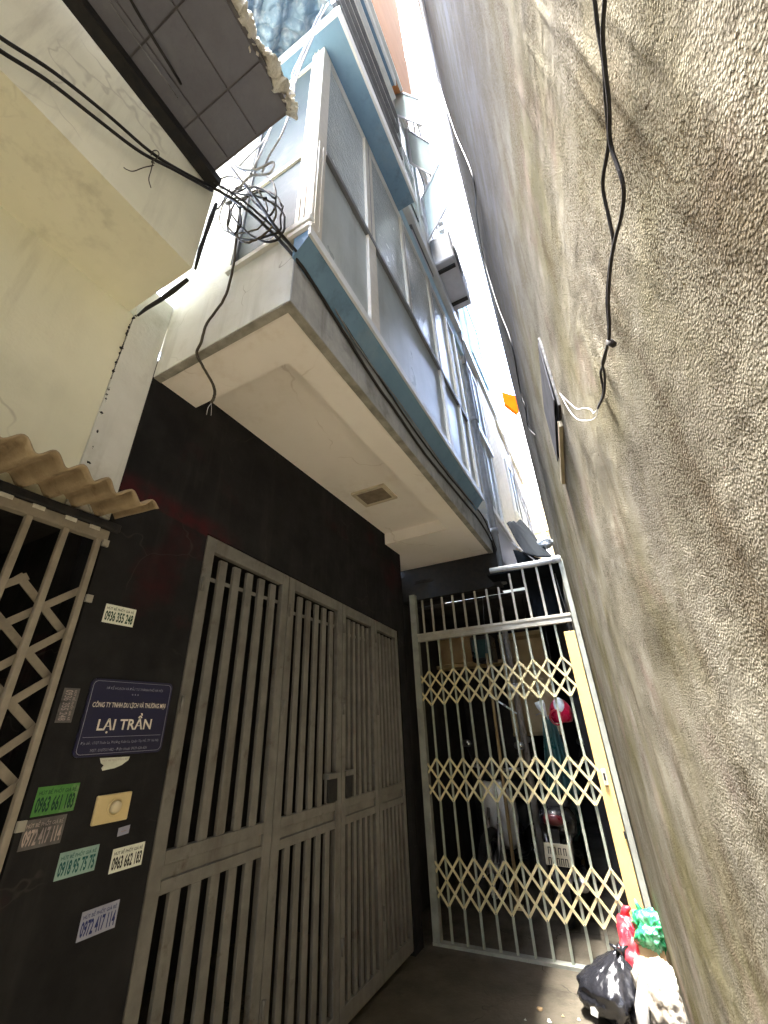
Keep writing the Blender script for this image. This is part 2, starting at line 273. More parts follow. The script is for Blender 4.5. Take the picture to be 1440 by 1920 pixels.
MT['vent'] = M('yellowed_vent_plastic', (0.60, 0.52, 0.38), (0.52, 0.45, 0.33), scale=12, rough=0.6, bump=0.05)
MT['vent_dark'] = M('dusty_vent_slats', (0.26, 0.21, 0.15), (0.19, 0.155, 0.11), scale=16, rough=0.8, bump=0.1)
MT['window_sash'] = M('grey_window_sash', (0.075, 0.075, 0.08), (0.055, 0.055, 0.06), scale=9, rough=0.8, bump=0.1, spec=0.02)
MT['sill'] = M('cream_sill_paint', (0.36, 0.31, 0.21), (0.3, 0.26, 0.175), scale=8, rough=0.7, bump=0.1)

# ------------------------------------------------------------------ mesh helpers
class MB:
    def __init__(s): s.v = []; s.f = []; s.sm = []
    def add(s, vs, fs, smooth=False):
        o = len(s.v); s.v += [tuple(p) for p in vs]; s.f += [tuple(i+o for i in f) for f in fs]; s.sm += [smooth]*len(fs); return s
    def box(s, x0, x1, y0, y1, z0, z1):
        x0, x1 = min(x0, x1), max(x0, x1); y0, y1 = min(y0, y1), max(y0, y1); z0, z1 = min(z0, z1), max(z0, z1)
        return s.add([(x0,y0,z0),(x1,y0,z0),(x1,y1,z0),(x0,y1,z0),(x0,y0,z1),(x1,y0,z1),(x1,y1,z1),(x0,y1,z1)],
                     [(0,3,2,1),(4,5,6,7),(0,1,5,4),(1,2,6,5),(2,3,7,6),(3,0,4,7)])
    def prism(s, poly, vec):
        n = len(poly); vec = Vector(vec); a = [Vector(p) for p in poly]; b = [p+vec for p in a]
        fs = [tuple(range(n))[::-1], tuple(range(n, 2*n))] + [(i, (i+1) % n, n+(i+1) % n, n+i) for i in range(n)]
        return s.add(a+b, fs)
    def beam(s, p, q, w, t, nrm):
        """flat bar from p to q, width w across, thickness t along nrm"""
        p, q, nrm = Vector(p), Vector(q), Vector(nrm).normalized(); d = (q-p).normalized(); side = d.cross(nrm).normalized()*(w/2); n2 = nrm*(t/2)
        return s.add([p-side-n2, p+side-n2, p+side+n2, p-side+n2, q-side-n2, q+side-n2, q+side+n2, q-side+n2],
                     [(0,1,2,3),(7,6,5,4),(0,4,5,1),(1,5,6,2),(2,6,7,3),(3,7,4,0)])
    def tube(s, pts, r, n=8, caps=True):
        pts = [Vector(p) for p in pts]; rs = r if hasattr(r, '__len__') else [r]*len(pts)
        ring = []; prev = None
        for i, p in enumerate(pts):
            d = (pts[min(i+1, len(pts)-1)] - pts[max(i-1, 0)])
            d = d.normalized() if d.length > 1e-9 else Vector((0, 0, 1))
            if prev is None:
                a = d.orthogonal().normalized()
            else:
                a = (prev - d*prev.dot(d)); a = a.normalized() if a.length > 1e-6 else d.orthogonal().normalized()
            prev = a; b = d.cross(a)
            ring.append([p + (a*math.cos(2*math.pi*k/n) + b*math.sin(2*math.pi*k/n))*rs[i] for k in range(n)])
        vs = [v for R in ring for v in R]; fs = []
        for i in range(len(pts)-1):
            for k in range(n):
                fs.append((i*n+k, i*n+(k+1) % n, (i+1)*n+(k+1) % n, (i+1)*n+k))
        if caps: fs += [tuple(range(n))[::-1], tuple(range((len(pts)-1)*n, len(pts)*n))]
        return s.add(vs, fs, True)
    def build(s, name, mat, parent=None, loc=None, bev=0.0, smooth=None, kind=None):
        me = bpy.data.meshes.new(name); me.from_pydata(s.v, [], s.f)
        bm = bmesh.new(); bm.from_mesh(me)
        if bev:
            bmesh.ops.bevel(bm, geom=list(bm.edges), offset=bev, segments=1, affect='EDGES', profile=0.7)
        bmesh.ops.recalc_face_normals(bm, faces=bm.faces)
        bm.to_mesh(me); bm.free()
        if smooth is None: smooth = any(s.sm) and not bev
        if smooth: me.shade_smooth()
        return link(name, me, mat, parent, loc)

def link(name, me, mat, parent=None, loc=None, kind=None):
    o = bpy.data.objects.new(name, me); C.objects.link(o)
    if mat is not None and me is not None and not me.materials: me.materials.append(MT[mat] if isinstance(mat, str) else mat)
    if loc is not None: o.location = loc
    if parent is not None: adopt(o, parent)
    if kind: o['kind'] = kind
    return o
def wloc(o):
    v = Vector(o.location)
    while o.parent is not None: o = o.parent; v = v + Vector(o.location) if o.type == 'EMPTY' else v
    return v
def adopt(o, parent):
    o.parent = parent
    # every empty sits unrotated at its base when parts are attached: keep the part where it was modelled
    m = Matrix.Identity(4)
    p = parent; off = Vector((0, 0, 0))
    chain = []
    while p is not None: chain.append(p); p = p.parent
    M4 = Matrix.Identity(4)
    for q in reversed(chain):
        M4 = M4 @ q.matrix_parent_inverse @ Matrix.Translation(q.location)
    o.matrix_parent_inverse = M4.inverted()
def thing(name, label, cat, loc=(0, 0, 0), group=None):
    o = bpy.data.objects.new(name, None); C.objects.link(o); o.location = loc; o.empty_display_size = 0.1
    o['label'] = label; o['category'] = cat
    if group: o['group'] = group
    return o
def tag(o, label, cat, group=None):
    o['label'] = label; o['category'] = cat
    if group: o['group'] = group
    return o
def struct(o): o['kind'] = 'structure'; return o
def BX(name, mat, parent, *b, bev=0.0): return MB().box(*b).build(name, mat, parent, bev=bev)
def smooth_path(pts, n=6):
    P = [Vector(p) for p in pts]; P = [P[0]*2-P[1]] + P + [P[-1]*2-P[-2]]; out = []
    for i in range(1, len(P)-2):
        a, b, c, d = P[i-1], P[i], P[i+1], P[i+2]
        for k in range(n):
            t = k/n
            out.append(0.5*((2*b) + (c-a)*t + (2*a-5*b+4*c-d)*t*t + (3*b-a-3*c+d)*t**3))
    out.append(P[-2]); return out
def cable(name, pts, r, mat, parent=None, n=6, wob=0.0, seed=0, sides=6):
    R = random.Random(seed); q = smooth_path(pts, n)
    if wob: q = [p + Vector((R.uniform(-wob, wob), R.uniform(-wob, wob), R.uniform(-wob, wob))) for p in q]
    return MB().tube(q, r, sides).build(name, mat, parent)
def vnoise(x, y, sx, sy, seed):
    g = np.random.default_rng(seed); n = 512; T = g.random((n, n))
    u = np.asarray(x)/sx + 1000; v = np.asarray(y)/sy + 1000
    i = np.floor(u).astype(int); j = np.floor(v).astype(int); a = u-i; b = v-j
    a = a*a*(3-2*a); b = b*b*(3-2*b)
    i0, i1, j0, j1 = i % n, (i+1) % n, j % n, (j+1) % n
    return (T[i0, j0]*(1-a)*(1-b) + T[i1, j0]*a*(1-b) + T[i0, j1]*(1-a)*b + T[i1, j1]*a*b)*2-1
def grid_mesh(name, P, mat, parent=None, smooth=True):
    """P: array (n, m, 3)"""
    n, m = P.shape[:2]; idx = np.arange(n*m).reshape(n, m)
    q = np.stack([idx[:-1, :-1], idx[1:, :-1], idx[1:, 1:], idx[:-1, 1:]], -1).reshape(-1, 4)
    me = bpy.data.meshes.new(name); me.vertices.add(n*m); me.vertices.foreach_set('co', P.reshape(-1).astype(np.float32))
    me.loops.add(q.size); me.loops.foreach_set('vertex_index', q.reshape(-1).astype(np.int32))
    me.polygons.add(len(q)); me.polygons.foreach_set('loop_start', np.arange(0, q.size, 4, dtype=np.int32))
    me.update(calc_edges=True); me.validate()
    if smooth: me.shade_smooth()
    return link(name, me, mat, parent)

XL = -1.71      # face of the left-hand row at street level
# ================================================================== THE SETTING
g = MB().add([(-250, -250, 0), (250, -250, 0), (250, 250, 0), (-250, 250, 0)], [(0, 1, 2, 3)]).build('ground', 'ground')
struct(g)

# ------------------------------------------------------------------ tall rendered building on the right
tb = thing('rendered_building', 'tall building with a blank rough grey-brown rendered wall along the alley', 'building', (0.3, 2, 0))
def wallpt(s, z, d=0.0): return Vector((WX0, 0, 0)) + WE*s + WN*d + Vector((0, 0, z))
S0, S1, Z0, Z1, ST = 0.14, 2.35, 0.45, 3.2, 0.0055
ss = np.arange(S0, S1+ST, ST); zz = np.arange(Z0, Z1+ST, ST)
Sg, Zg = np.meshgrid(ss, zz, indexing='ij')
fade = np.clip(np.minimum.reduce([(Sg-S0)/0.05+1, (S1-Sg)/0.35, (Zg-Z0)/0.15, (Z1-Zg)/0.3]), 0, 1)
grain_mask = np.clip(0.55 + 0.75*vnoise(Sg, Zg, 0.42, 0.38, 1) + 0.25*(1.2-Sg), 0.12, 1.0)
drip_mask = np.clip((Zg-1.72)/0.35, 0, 1)*np.clip((1.15-Sg)/0.4, 0, 1)*np.clip(0.4+vnoise(Sg, Zg, 0.3, 0.3, 2), 0, 1)
gr = 0.5*vnoise(Sg, Zg, 0.022, 0.026, 3) + 0.6*vnoise(Sg, Zg, 0.0115, 0.0125, 4)
gr = np.sign(gr)*np.abs(gr)**0.8
disp = 0.0025*vnoise(Sg, Zg, 0.45, 0.5, 5) + 0.0014*vnoise(Sg, Zg, 0.12, 0.15, 6) + 0.0004*gr*grain_mask
dr = vnoise(Sg, Zg, 0.022, 0.16, 7); disp += 0.006*np.clip(dr-0.12, 0, 1)*drip_mask
lump = vnoise(Sg, Zg, 0.035, 0.05, 8); disp += 0.0015*np.clip(lump-0.45, 0, 1)*grain_mask
disp *= fade
base = np.array([WX0, 0, 0]); we = np.array(WE); wn_ = np.array(WN)
P = base + Sg[..., None]*we + disp[..., None]*wn_ + Zg[..., None]*np.array([0, 0, 1.0])
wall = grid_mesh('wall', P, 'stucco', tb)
def wall_quads(name, rects, mat, off=0.0):
    mb = MB()
    for s0, s1, z0, z1 in rects:
        # outer face plus thickness away from the alley
        mb.add([wallpt(s0, z0, off), wallpt(s1, z0, off), wallpt(s1, z1, off), wallpt(s0, z1, off),
                wallpt(s0, z0, -0.25), wallpt(s1, z0, -0.25), wallpt(s1, z1, -0.25), wallpt(s0, z1, -0.25)],
               [(0,1,2,3),(7,6,5,4),(0,4,5,1),(1,5,6,2),(2,6,7,3),(3,7,4,0)])
    return mb.build(name, mat, tb)
SE = 5.42
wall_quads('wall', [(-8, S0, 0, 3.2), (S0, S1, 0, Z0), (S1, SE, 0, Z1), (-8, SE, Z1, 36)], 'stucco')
# thin projecting cornice bands high on the wall
for zb in (19.5,):
    mb = MB(); a, b = -0.7, SE+0.02
    mb.add([wallpt(a, zb, 0.03), wallpt(b, zb, 0.03), wallpt(b, zb+0.12, 0.03), wallpt(a, zb+0.12, 0.03),
            wallpt(a, zb, -0.01), wallpt(b, zb, -0.01), wallpt(b, zb+0.12, -0.01), wallpt(a, zb+0.12, -0.01)],
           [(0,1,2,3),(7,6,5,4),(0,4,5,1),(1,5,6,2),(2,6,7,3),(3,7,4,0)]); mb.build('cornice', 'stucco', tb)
BX('added_shade_block', 'stucco', tb, 0.12, 4.0, 5.46, 12.0, 0, 7.5)  # hidden block added to shade the far houses
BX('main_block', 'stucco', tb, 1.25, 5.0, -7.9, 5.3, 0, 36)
# small window seen along the wall, its sash pushed open
wb = MB()
ws0, ws1, wz0, wz1 = 1.50, 2.02, 2.56, 2.96
def wbox(mb, s0, s1, z0, z1, d0, d1):
    mb.add([wallpt(s0,z0,d0), wallpt(s1,z0,d0), wallpt(s1,z1,d0), wallpt(s0,z1,d0), wallpt(s0,z0,d1), wallpt(s1,z0,d1), wallpt(s1,z1,d1), wallpt(s0,z1,d1)],
           [(0,3,2,1),(4,5,6,7),(0,1,5,4),(1,2,6,5),(2,3,7,6),(3,0,4,7)]); return mb
wf = MB(); wbox(wf, ws0, ws0+0.03, wz0, wz1, -.01, 0.010); wbox(wf, ws1-0.03, ws1, wz0, wz1, -.01, 0.010)
wbox(wf, ws0+0.03, ws1-0.03, wz1-0.03, wz1, -.01, 0.010); wbox(wf, ws0+0.03, ws1-0.03, wz0, wz0+0.03, -.01, 0.010)
win = wf.build('window', 'black_iron', tb)
wbox(MB(), ws0+0.03, ws1-0.03, wz0+0.03, wz1-0.03, 0.002, 0.006).build('pane', 'side_glass', win)
sa = MB(); sa.prism([wallpt(ws0+0.01, wz1-0.02, 0.010), wallpt(ws1-0.02, wz1-0.02, 0.010), wallpt(ws1-0.02, wz0+0.04, 0.017), wallpt(ws0+0.01, wz0+0.04, 0.017)], WN*0.004)
sa.build('sash', 'window_sash', win)
wbox(MB(), ws0+0.10, ws1+0.10, wz0-0.035, wz0-0.005, 0, 0.018).build('sill', 'sill', win)

by = thing('added_light_blocker', 'low pale building added out of view to block low light opposite the scissor gate', 'building', (-1, -8.2, 0))  # unseen building, added to close off low light from behind the camera
BX('wall', 'offwhite', by, -4, 2.0, -8.3, -8.02, 0, 5.0); BX('door', 'wood', by, -0.6, 0.3, -8.02, -7.98, 0, 2.1)

# ------------------------------------------------------------------ cream house on the left (overhanging upper floor)
ch = thing('cream_house', 'cream painted house with an overhanging upper floor beside the black fronted house', 'house', (-2.4, -1, 0))
BX('wall', 'cream', ch, -1.92, -1.722, -6.0, 0.678, 2.24, 3.347)
BX('wall', 'cream', ch, -1.92, -1.722, -6.0, -0.86, 0, 2.24)
ov = BX('overhang', 'cream', ch, -4.0, -1.266, -6.0, 0.655, 3.347, 4.06)
BX('upper_wall', 'cream', ch, -4.0, -1.6, -6.0, 0.52, 4.17, 6.0)
# ragged dark gap where the overhang meets the next house
gp = MB(); R = random.Random(3)
seg = [at_y(258, 592, 0.672), at_y(275, 578, 0.672), at_y(300, 563, 0.672), at_y(325, 545, 0.672), at_y(352, 524, 0.672)]
gp.tube(seg, [0.005, 0.009, 0.010, 0.012, 0.009], 6); gp.build('expansion_gap', 'black_iron', ch)
gp = MB(); gp.tube([at_x(px, py, -1.262) + Vector((0, 0.012, 0)) for px, py in ((362, 500), (372, 462), (380, 440), (392, 405), (402, 378))], [0.006, 0.011, 0.009, 0.013, 0.01], 6); gp.build('expansion_gap', 'black_iron', ch)
ck = MB(); cpts = [(163, 876), (170, 850), (182, 806), (191, 770), (199, 744), (205, 725), (215, 690), (220, 676), (228, 655), (235, 635), (243, 612), (251, 596), (257, 588)]
path = smooth_path([at_x(px, py, -1.716) for px, py in cpts], 26)
cw = [abs(vnoise(k*.12, 3.0, 1, 1, 77))**1.6*.012*(.5+.5*vnoise(k*.7, 9., 1, 1, 78)) + .0007 for k in range(len(path))]
ck.tube([p_ + Vector((0, R.uniform(-.003, .003), 0)) for p_ in path], cw, 5)
ck.build('crack', 'black_iron', ch)
# dark panelled underside projecting over the alley above the overhang
sl = BX('ceiling_slab', 'joint', ch, -1.262, -0.70, -5.9, 0.60, 4.065, 4.165)
xs = [-1.255, -1.10, -0.905, -0.712]; ys = [0.592, 0.40, 0.125, -0.15, -0.425, -0.70, -0.975, -1.25, -1.525]
tile_me = {}
for i in range(3):
    for j in range(len(ys)-1):
        w, l = xs[i+1]-xs[i]-0.008, ys[j]-ys[j+1]-0.008
        BX('ceiling_panel', 'dark_tile', sl, xs[i]+0.004, xs[i]+0.004+w, ys[j]-0.004-l, ys[j]-0.004, 4.056+R.uniform(-.002, .002), 4.068)
BX('added_light_cover', 'joint', sl, -0.70, 0.245, -5.9, -1.5, 4.08, 4.12)  # unseen cover added to cut overhead light behind the camera
BX('beam', 'black_iron', sl, -1.262, -1.20, -5.9, 0.64, 4.00, 4.056)
kk, aa = np.meshgrid(np.arange(260), np.arange(15), indexing='ij'); yv_ = 0.645-kk*0.0042; an = aa/14*2*np.pi
rad = .024+.016*vnoise(yv_, an, .05, 1.2, 81)+.012*vnoise(yv_, an, .018, .6, 82)+.007*vnoise(yv_, an, .008, .3, 83)
rad = np.clip(rad, .004, .06)*np.clip((kk+2)/12, 0, 1)
cxn = -0.695+.014*vnoise(yv_, yv_*0, .06, 1, 84); czn = 4.085+.016*vnoise(yv_, yv_*0, .05, 1, 85)
an[:, -1] = 0; rad[:, -1] = rad[:, 0]
Pf = np.stack([cxn+rad*np.cos(an)*1.1, yv_, czn+rad*np.sin(an)*.9], -1)
grid_mesh('flaking_edge', Pf, 'foam', sl)
mb = MB()
for k in range(70):
    y = 0.63-R.random()**1.3*1.0; c = Vector((-0.695+R.uniform(-.035, .03), y, 4.075+R.uniform(-.03, .02))); d = Vector((R.uniform(-.03, .025), R.uniform(-.03, .03), R.uniform(-.03, .015)))
    e = d.cross(Vector((R.uniform(-1, 1), R.uniform(-1, 1), R.uniform(-1, 1)))).normalized()*R.uniform(.006, .018)
    mb.prism([c, c+d*.6+e, c+d, c+d*.4-e*.6], (0.002, 0.001, .003))
mb.build('loose_flakes', 'foam', sl)['kind'] = 'stuff'

# corrugated canopy over the cream house's gate
cn = thing('corrugated_canopy', 'brown corrugated sheet canopy with wavy front edge over the tan lattice gate', 'canopy', (-1.7, 0.2, 2.2))
yv = np.arange(-0.9, 0.876, 0.0075); xv = np.linspace(-1.90, -1.405, 12)
Yg, Xg = np.meshgrid(yv, xv, indexing='ij')
ph = (Yg-0.391)/0.0905*2*np.pi
Zt = 2.258 + 0.020*np.cos(ph) - (Xg+1.71)*0.10 + 0.0025*vnoise(Yg, Xg, .07, .09, 21)
Xe = Xg + (0.012*vnoise(Yg, Yg*0, .05, 1, 22) + (Yg-.4)*-0.05)*(Xg > -1.42)
sheet = np.stack([Xe, Yg, Zt], -1)
sh = grid_mesh('sheet', sheet, 'corrugated', cn)
so = sh.modifiers.new('thick', 'SOLIDIFY'); so.thickness = 0.007; so.offset = 0
BX('support_bar', 'black_iron', cn, -1.735, -1.690, -0.9, 0.893, 2.192, 2.226, bev=.003)
fb = MB()
for y in (0.60, 0.71, 0.80, 0.50): fb.box(-1.715, -1.703, y-0.02, y+0.02, 2.176, 2.198)
fb.build('packing_strip', 'foam', cn)

# folding lattice gate of the cream house
lg = thing('folding_gate', 'tan folding lattice gate standing under the brown corrugated canopy', 'gate', (-1.72, 0.2, 0))
BX('top_rail', 'grille', lg, -1.742, -1.704, -0.86, 0.862, 2.146, 2.190, bev=.003)
barmb = MB().box(-0.011, 0.011, -0.0105, 0.0105, 0.03, 2.146); bar_me = None
for k in range(14):
    y = 0.832-k*0.1225
    if bar_me is None:
        o = barmb.build('bar', 'grille', lg, loc=(-1.720, y, 0), bev=.002); bar_me = o.data
        o.matrix_parent_inverse = Matrix.Translation(-Vector(lg.location))
    else: o = link('bar', bar_me, None, lg, loc=(-1.720, y, 0))
zt_, zb_ = 1.945, 1.14
for k in range(-6, 9):
    for sgn in (1, -1):
        y0 = 0.842 - k*0.185
        # a straight strip climbing across the bars
        p = Vector((-1.742 if sgn > 0 else -1.752, y0 + (0.0 if sgn > 0 else -0.72), zb_)); q = Vector((p.x, p.y + sgn*-0.0 , zb_))
        a = Vector((p.x, y0-0.95 if sgn > 0 else y0+0.0, zb_)); b = Vector((p.x, y0+0.0 if sgn > 0 else y0-0.95, zt_))
        ta, tb_ = 0.0, 1.0
        d = b-a
        for lim, s_ in ((0.852, 1), (-0.80, -1)):
            for which in (0, 1):
                pass
        def clip(a, b):
            A, B = a.copy(), b.copy()
            for lim, sg in ((0.852, 1), (-0.80, -1)):
                ia, ib = sg*(A.y-lim) > 0, sg*(B.y-lim) > 0
                if ia and ib: return None
                if ia: A = A + (B-A)*((lim-A.y)/(B.y-A.y))
                elif ib: B = B + (A-B)*((lim-B.y)/(A.y-B.y))
            return A, B
        cl = clip(a, b)
        if cl and (cl[0]-cl[1]).length > 0.08:
            MB().beam(cl[0], cl[1], 0.026, 0.005, (1, 0, 0)).build('lattice_strip', 'grille', lg)
for z in (2.135, 1.905, 1.2): BX('hinge_pin', 'gate_frame', lg, -1.712, -1.700, 0.845, 0.868, z-0.014, z+0.014)
# dim room behind that gate
rm = thing('entrance_room', 'dim pale green entrance room behind the tan lattice gate', 'room', (-2.6, 0, 0))
BX('back_wall', 'interior_green', rm, -3.5, -3.4, -0.9, 0.84, 0, 2.24)
BX('side_wall', 'dark_wall', rm, -3.4, -1.88, 0.80, 0.8485, 0, 2.24)
BX('side_wall', 'interior', rm, -3.4, -1.92, -0.9, -0.86, 0, 2.24)
BX('ceiling', 'interior', rm, -3.4, -1.92, -0.86, 0.80, 2.24, 2.3)
BX('partition', 'interior_green', rm, -2.50, -2.44, -0.86, 0.80, 0, 1.66); BX('wainscot', 'interior', rm, -2.44, -2.42, -0.86, 0.80, 0, 1.05)

# ------------------------------------------------------------------ the black fronted house
dh = thing('black_fronted_house', 'house with black painted ground floor and glazed bay projecting over the alley', 'house', (-2.3, 2.3, 0))
GT = lambda y: 2.365 + (y-1.342)/(3.60-1.342)*(2.232-2.365)     # sloping head of the gate opening
wl_ = BX('wall', 'dark_wall', dh, -1.90, XL, 0.85, 1.335, 0, 3.18)
BX('wall', 'dark_wall', dh, -1.90, XL, 3.612, 3.76, 0, 3.18)
MB().prism([(-1.90, 1.335, GT(1.335)+.004), (-1.90, 3.612, GT(3.612)+.004), (-1.90, 3.612, 3.18), (-1.90, 1.335, 3.18)], (0.19, 0, 0)).build('wall', 'dark_wall', dh)
BX('pier', 'white_plaster', dh, -1.90, -1.713, 0.68, 0.849, 2.24, 3.6)
# balcony slab: beams around a recessed panel
bal = BX('balcony', 'soffit', dh, -1.05, -0.832, 0.857, 4.25, 3.06, 3.43)
BX('beam', 'soffit', bal, -1.71, -1.05, 0.857, 1.115, 3.0601, 3.43)
BX('beam', 'soffit', bal, -1.97, -1.05, 3.42, 4.25, 3.0601, 3.43)
BX('panel', 'soffit', bal, -1.90, -1.05, 1.115, 3.42, 3.175, 3.43)
BX('fascia', 'fascia', bal, -0.832, -0.826, 0.852, 4.25, 3.056, 3.43)
BX('end_face', 'white_plaster', bal, -1.71, -0.832, 0.851, 0.857, 3.062, 3.44)
BX('drip_edge', 'drip', bal, -0.872, -0.829, 0.853, 4.25, 3.052, 3.0605)
BX('drip_edge', 'drip', bal, -1.706, -0.872, 0.8535, 0.892, 3.052, 3.0605)
# white end wall beside the bay
BX('column', 'white_plaster', dh, -1.90, -1.290, 0.853, 1.02, 3.44, 6.1)
BX('parapet', 'white_plaster', dh, -1.290, -0.852, 0.853, 0.93, 3.44, 3.575)
BX('upper_wall', 'offwhite', dh, -1.98, -1.72, 1.02, 4.25, 3.43, 5.9)
# ceiling vent under the balcony
vt = thing('ceiling_vent', 'small square yellowed vent fixed to the underside of the balcony', 'vent', (-1.33, 2.6, 3.17))
vx0, vx1, vy0, vy1 = -1.44, -1.20, 2.40, 2.64; vz = 3.175
va, vb_, vc, vd = [at_z(*q, 3.165) for q in ((665, 925), (720, 906), (739, 931), (684, 952))]
vx0, vx1 = min(va.x, vd.x)+.02, max(vb_.x, vc.x)-.01; vy0, vy1 = min(va.y, vb_.y)+.01, max(vc.y, vd.y)-.01
fr = MB(); fr.box(vx0, vx1, vy0, vy0+.03, vz-.018, vz); fr.box(vx0, vx1, vy1-.03, vy1, vz-.018, vz); fr.box(vx0, vx0+.03, vy0+.03, vy1-.03, vz-.018, vz); fr.box(vx1-.03, vx1, vy0+.03, vy1-.03, vz-.018, vz)
fr.build('frame', 'vent', vt)
BX('backing', 'black_iron', vt, vx0+.03, vx1-.03, vy0+.03, vy1-.03, vz-.004, vz)
ns = 11
for k in range(ns):
    y = vy0+.03+(k+.5)*(vy1-vy0-.06)/ns
    MB().beam((vx0+.03, y, vz-.010), (vx1-.03, y, vz-.010), 0.011, 0.002, (0, .5, 1)).build('slat', 'vent_dark', vt)

# glazed bay
BO = -0.74
bay = MB().prism([(-0.826, 0.835, 3.335), (BO+.002, 0.835, 3.432), (BO+.002, 0.835, 3.485), (-0.826, 0.835, 3.485)], (0, 2.905, 0)).build('window_bay', 'blue', dh)
BX('lip', 'alu_white', bay, BO+.002, BO+.016, 0.828, 3.745, 3.430, 3.492)
BX('sill', 'white_plaster', bay, -1.29, BO+.004, 0.832, 0.868, 3.577, 3.615)
MB().box(-0.868, BO+.018, 0.822, 0.90, 3.487, 3.535).build('sill_cap', 'alu', bay, bev=.01)
# corner post built from folded profiles
BX('post', 'alu', bay, -0.850, BO, 0.846, 0.935, 3.53, 5.895, bev=.004)
for x in (-0.822, -0.790): BX('post_rib', 'alu', bay, x-.004, x+.004, 0.839, 0.847, 3.54, 5.89)
BX('post_rib', 'alu', bay, BO-.001, BO+.006, 0.862, 0.870, 3.54, 4.43); BX('post_rib', 'alu', bay, BO-.001, BO+.006, 0.90, 0.908, 3.54, 4.43)
mull = [(1.435, 1.545), (2.13, 2.20), (2.82, 2.91), (3.38, 3.44)]
for a, b in mull:
    if a != 2.13: BX('mullion', 'alu', bay, BO-.035, BO, a, b, 3.49, 4.425, bev=.003)
    BX('mullion', 'alu', bay, BO-.035, BO, a, b, 4.475, 5.895, bev=.003)
    BX('mullion_groove', 'rail_dark', bay, BO-.002, BO+.0015, (a+b)/2-.004, (a+b)/2+.004, 4.49, 5.88)
BX('post', 'alu', bay, BO-.04, BO, 3.69, 3.745, 3.49, 5.895, bev=.003)
BX('rail', 'rail_dark', bay, BO-.05, BO+.004, 0.935, 3.69, 4.425, 4.475)
BX('rail', 'alu_white', bay, BO-.03, BO-.001, 0.935, 3.69, 3.487, 3.525)
BX('rail', 'alu_white', bay, BO-.03, BO-.001, 0.935, 3.69, 5.86, 5.895)
edges = [0.935] + [v for m in mull for v in m] + [3.69]
for k in range(0, len(edges), 2):
    a, b = edges[k], edges[k+1]
    if k != 4: BX('pane', 'frosted', bay, BO-.028, BO-.022, a, b if k != 2 else edges[5], 3.525, 4.425)
    BX('pane', 'pattern_glass', bay, BO-.028, BO-.022, a, b, 4.475, 5.86)
# bay end facing down the alley
BX('rail', 'alu', bay, -1.29, -0.850, 0.862, 0.90, 4.40, 4.44); BX('rail', 'alu', bay, -1.29, -0.850, 0.862, 0.90, 5.82, 5.86)
BX('pane', 'side_glass', bay, -1.29, -0.850, 0.876, 0.882, 3.615, 4.40); BX('pane', 'side_glass', bay, -1.29, -0.850, 0.876, 0.882, 4.44, 5.82)
BX('rail', 'rail_dark', bay, -1.30, -1.27, 0.862, 0.90, 3.615, 5.86)
# storey above, stepping out again over a blue soffit
st2 = BX('upper_storey', 'blue', dh, -1.9, -0.574, 0.77, 2.10, 5.897, 5.97)
BX('edge_trim', 'alu_white', st2, -0.574, -0.556, 0.762, 2.108, 5.892, 6.05); BX('edge_trim', 'alu_white', st2, -1.2, -0.574, 0.752, 0.77, 5.892, 6.02)
BX('wall', 'offwhite', st2, -1.9, -0.66, 0.80, 2.08, 5.97, 8.60)
for z, t in ((6.25, .03), (6.5, .02), (6.75, .03), (7.05, .02), (7.4, .03), (7.8, .02)): BX('rail', 'rail_dark', st2, -0.66, -0.625, 0.80, 2.08, z, z+t)
BX('rail', 'alu_white', st2, -0.66, -0.62, 0.80, 2.08, 8.3, 8.36)
st3 = BX('upper_storey', 'blue', dh, -1.9, -0.605, 0.80, 2.05, 8.602, 8.70)
BX('edge_trim', 'alu_white', st3, -0.605, -0.585, 0.79, 2.06, 8.595, 8.82)
MB().prism([(-1.9, 0.84, 9.2), (-1.9, 2.3, 9.2), (-1.9, 3.0, 10.9), (-1.9, 3.15, 17.5), (-1.9, 0.84, 17.5)], (1.29, 0, 0)).build('wall', 'orange', st3)
BX('wall', 'offwhite', st3, -1.9, -0.63, 0.84, 2.04, 8.70, 9.2)
BX('rail', 'alu_white', st3, -0.61, -0.575, 0.84, 2.3, 9.12, 9.2)
BX('roof', 'offwhite', dh, -1.98, -0.76, 2.10, 3.745, 5.90, 6.0)

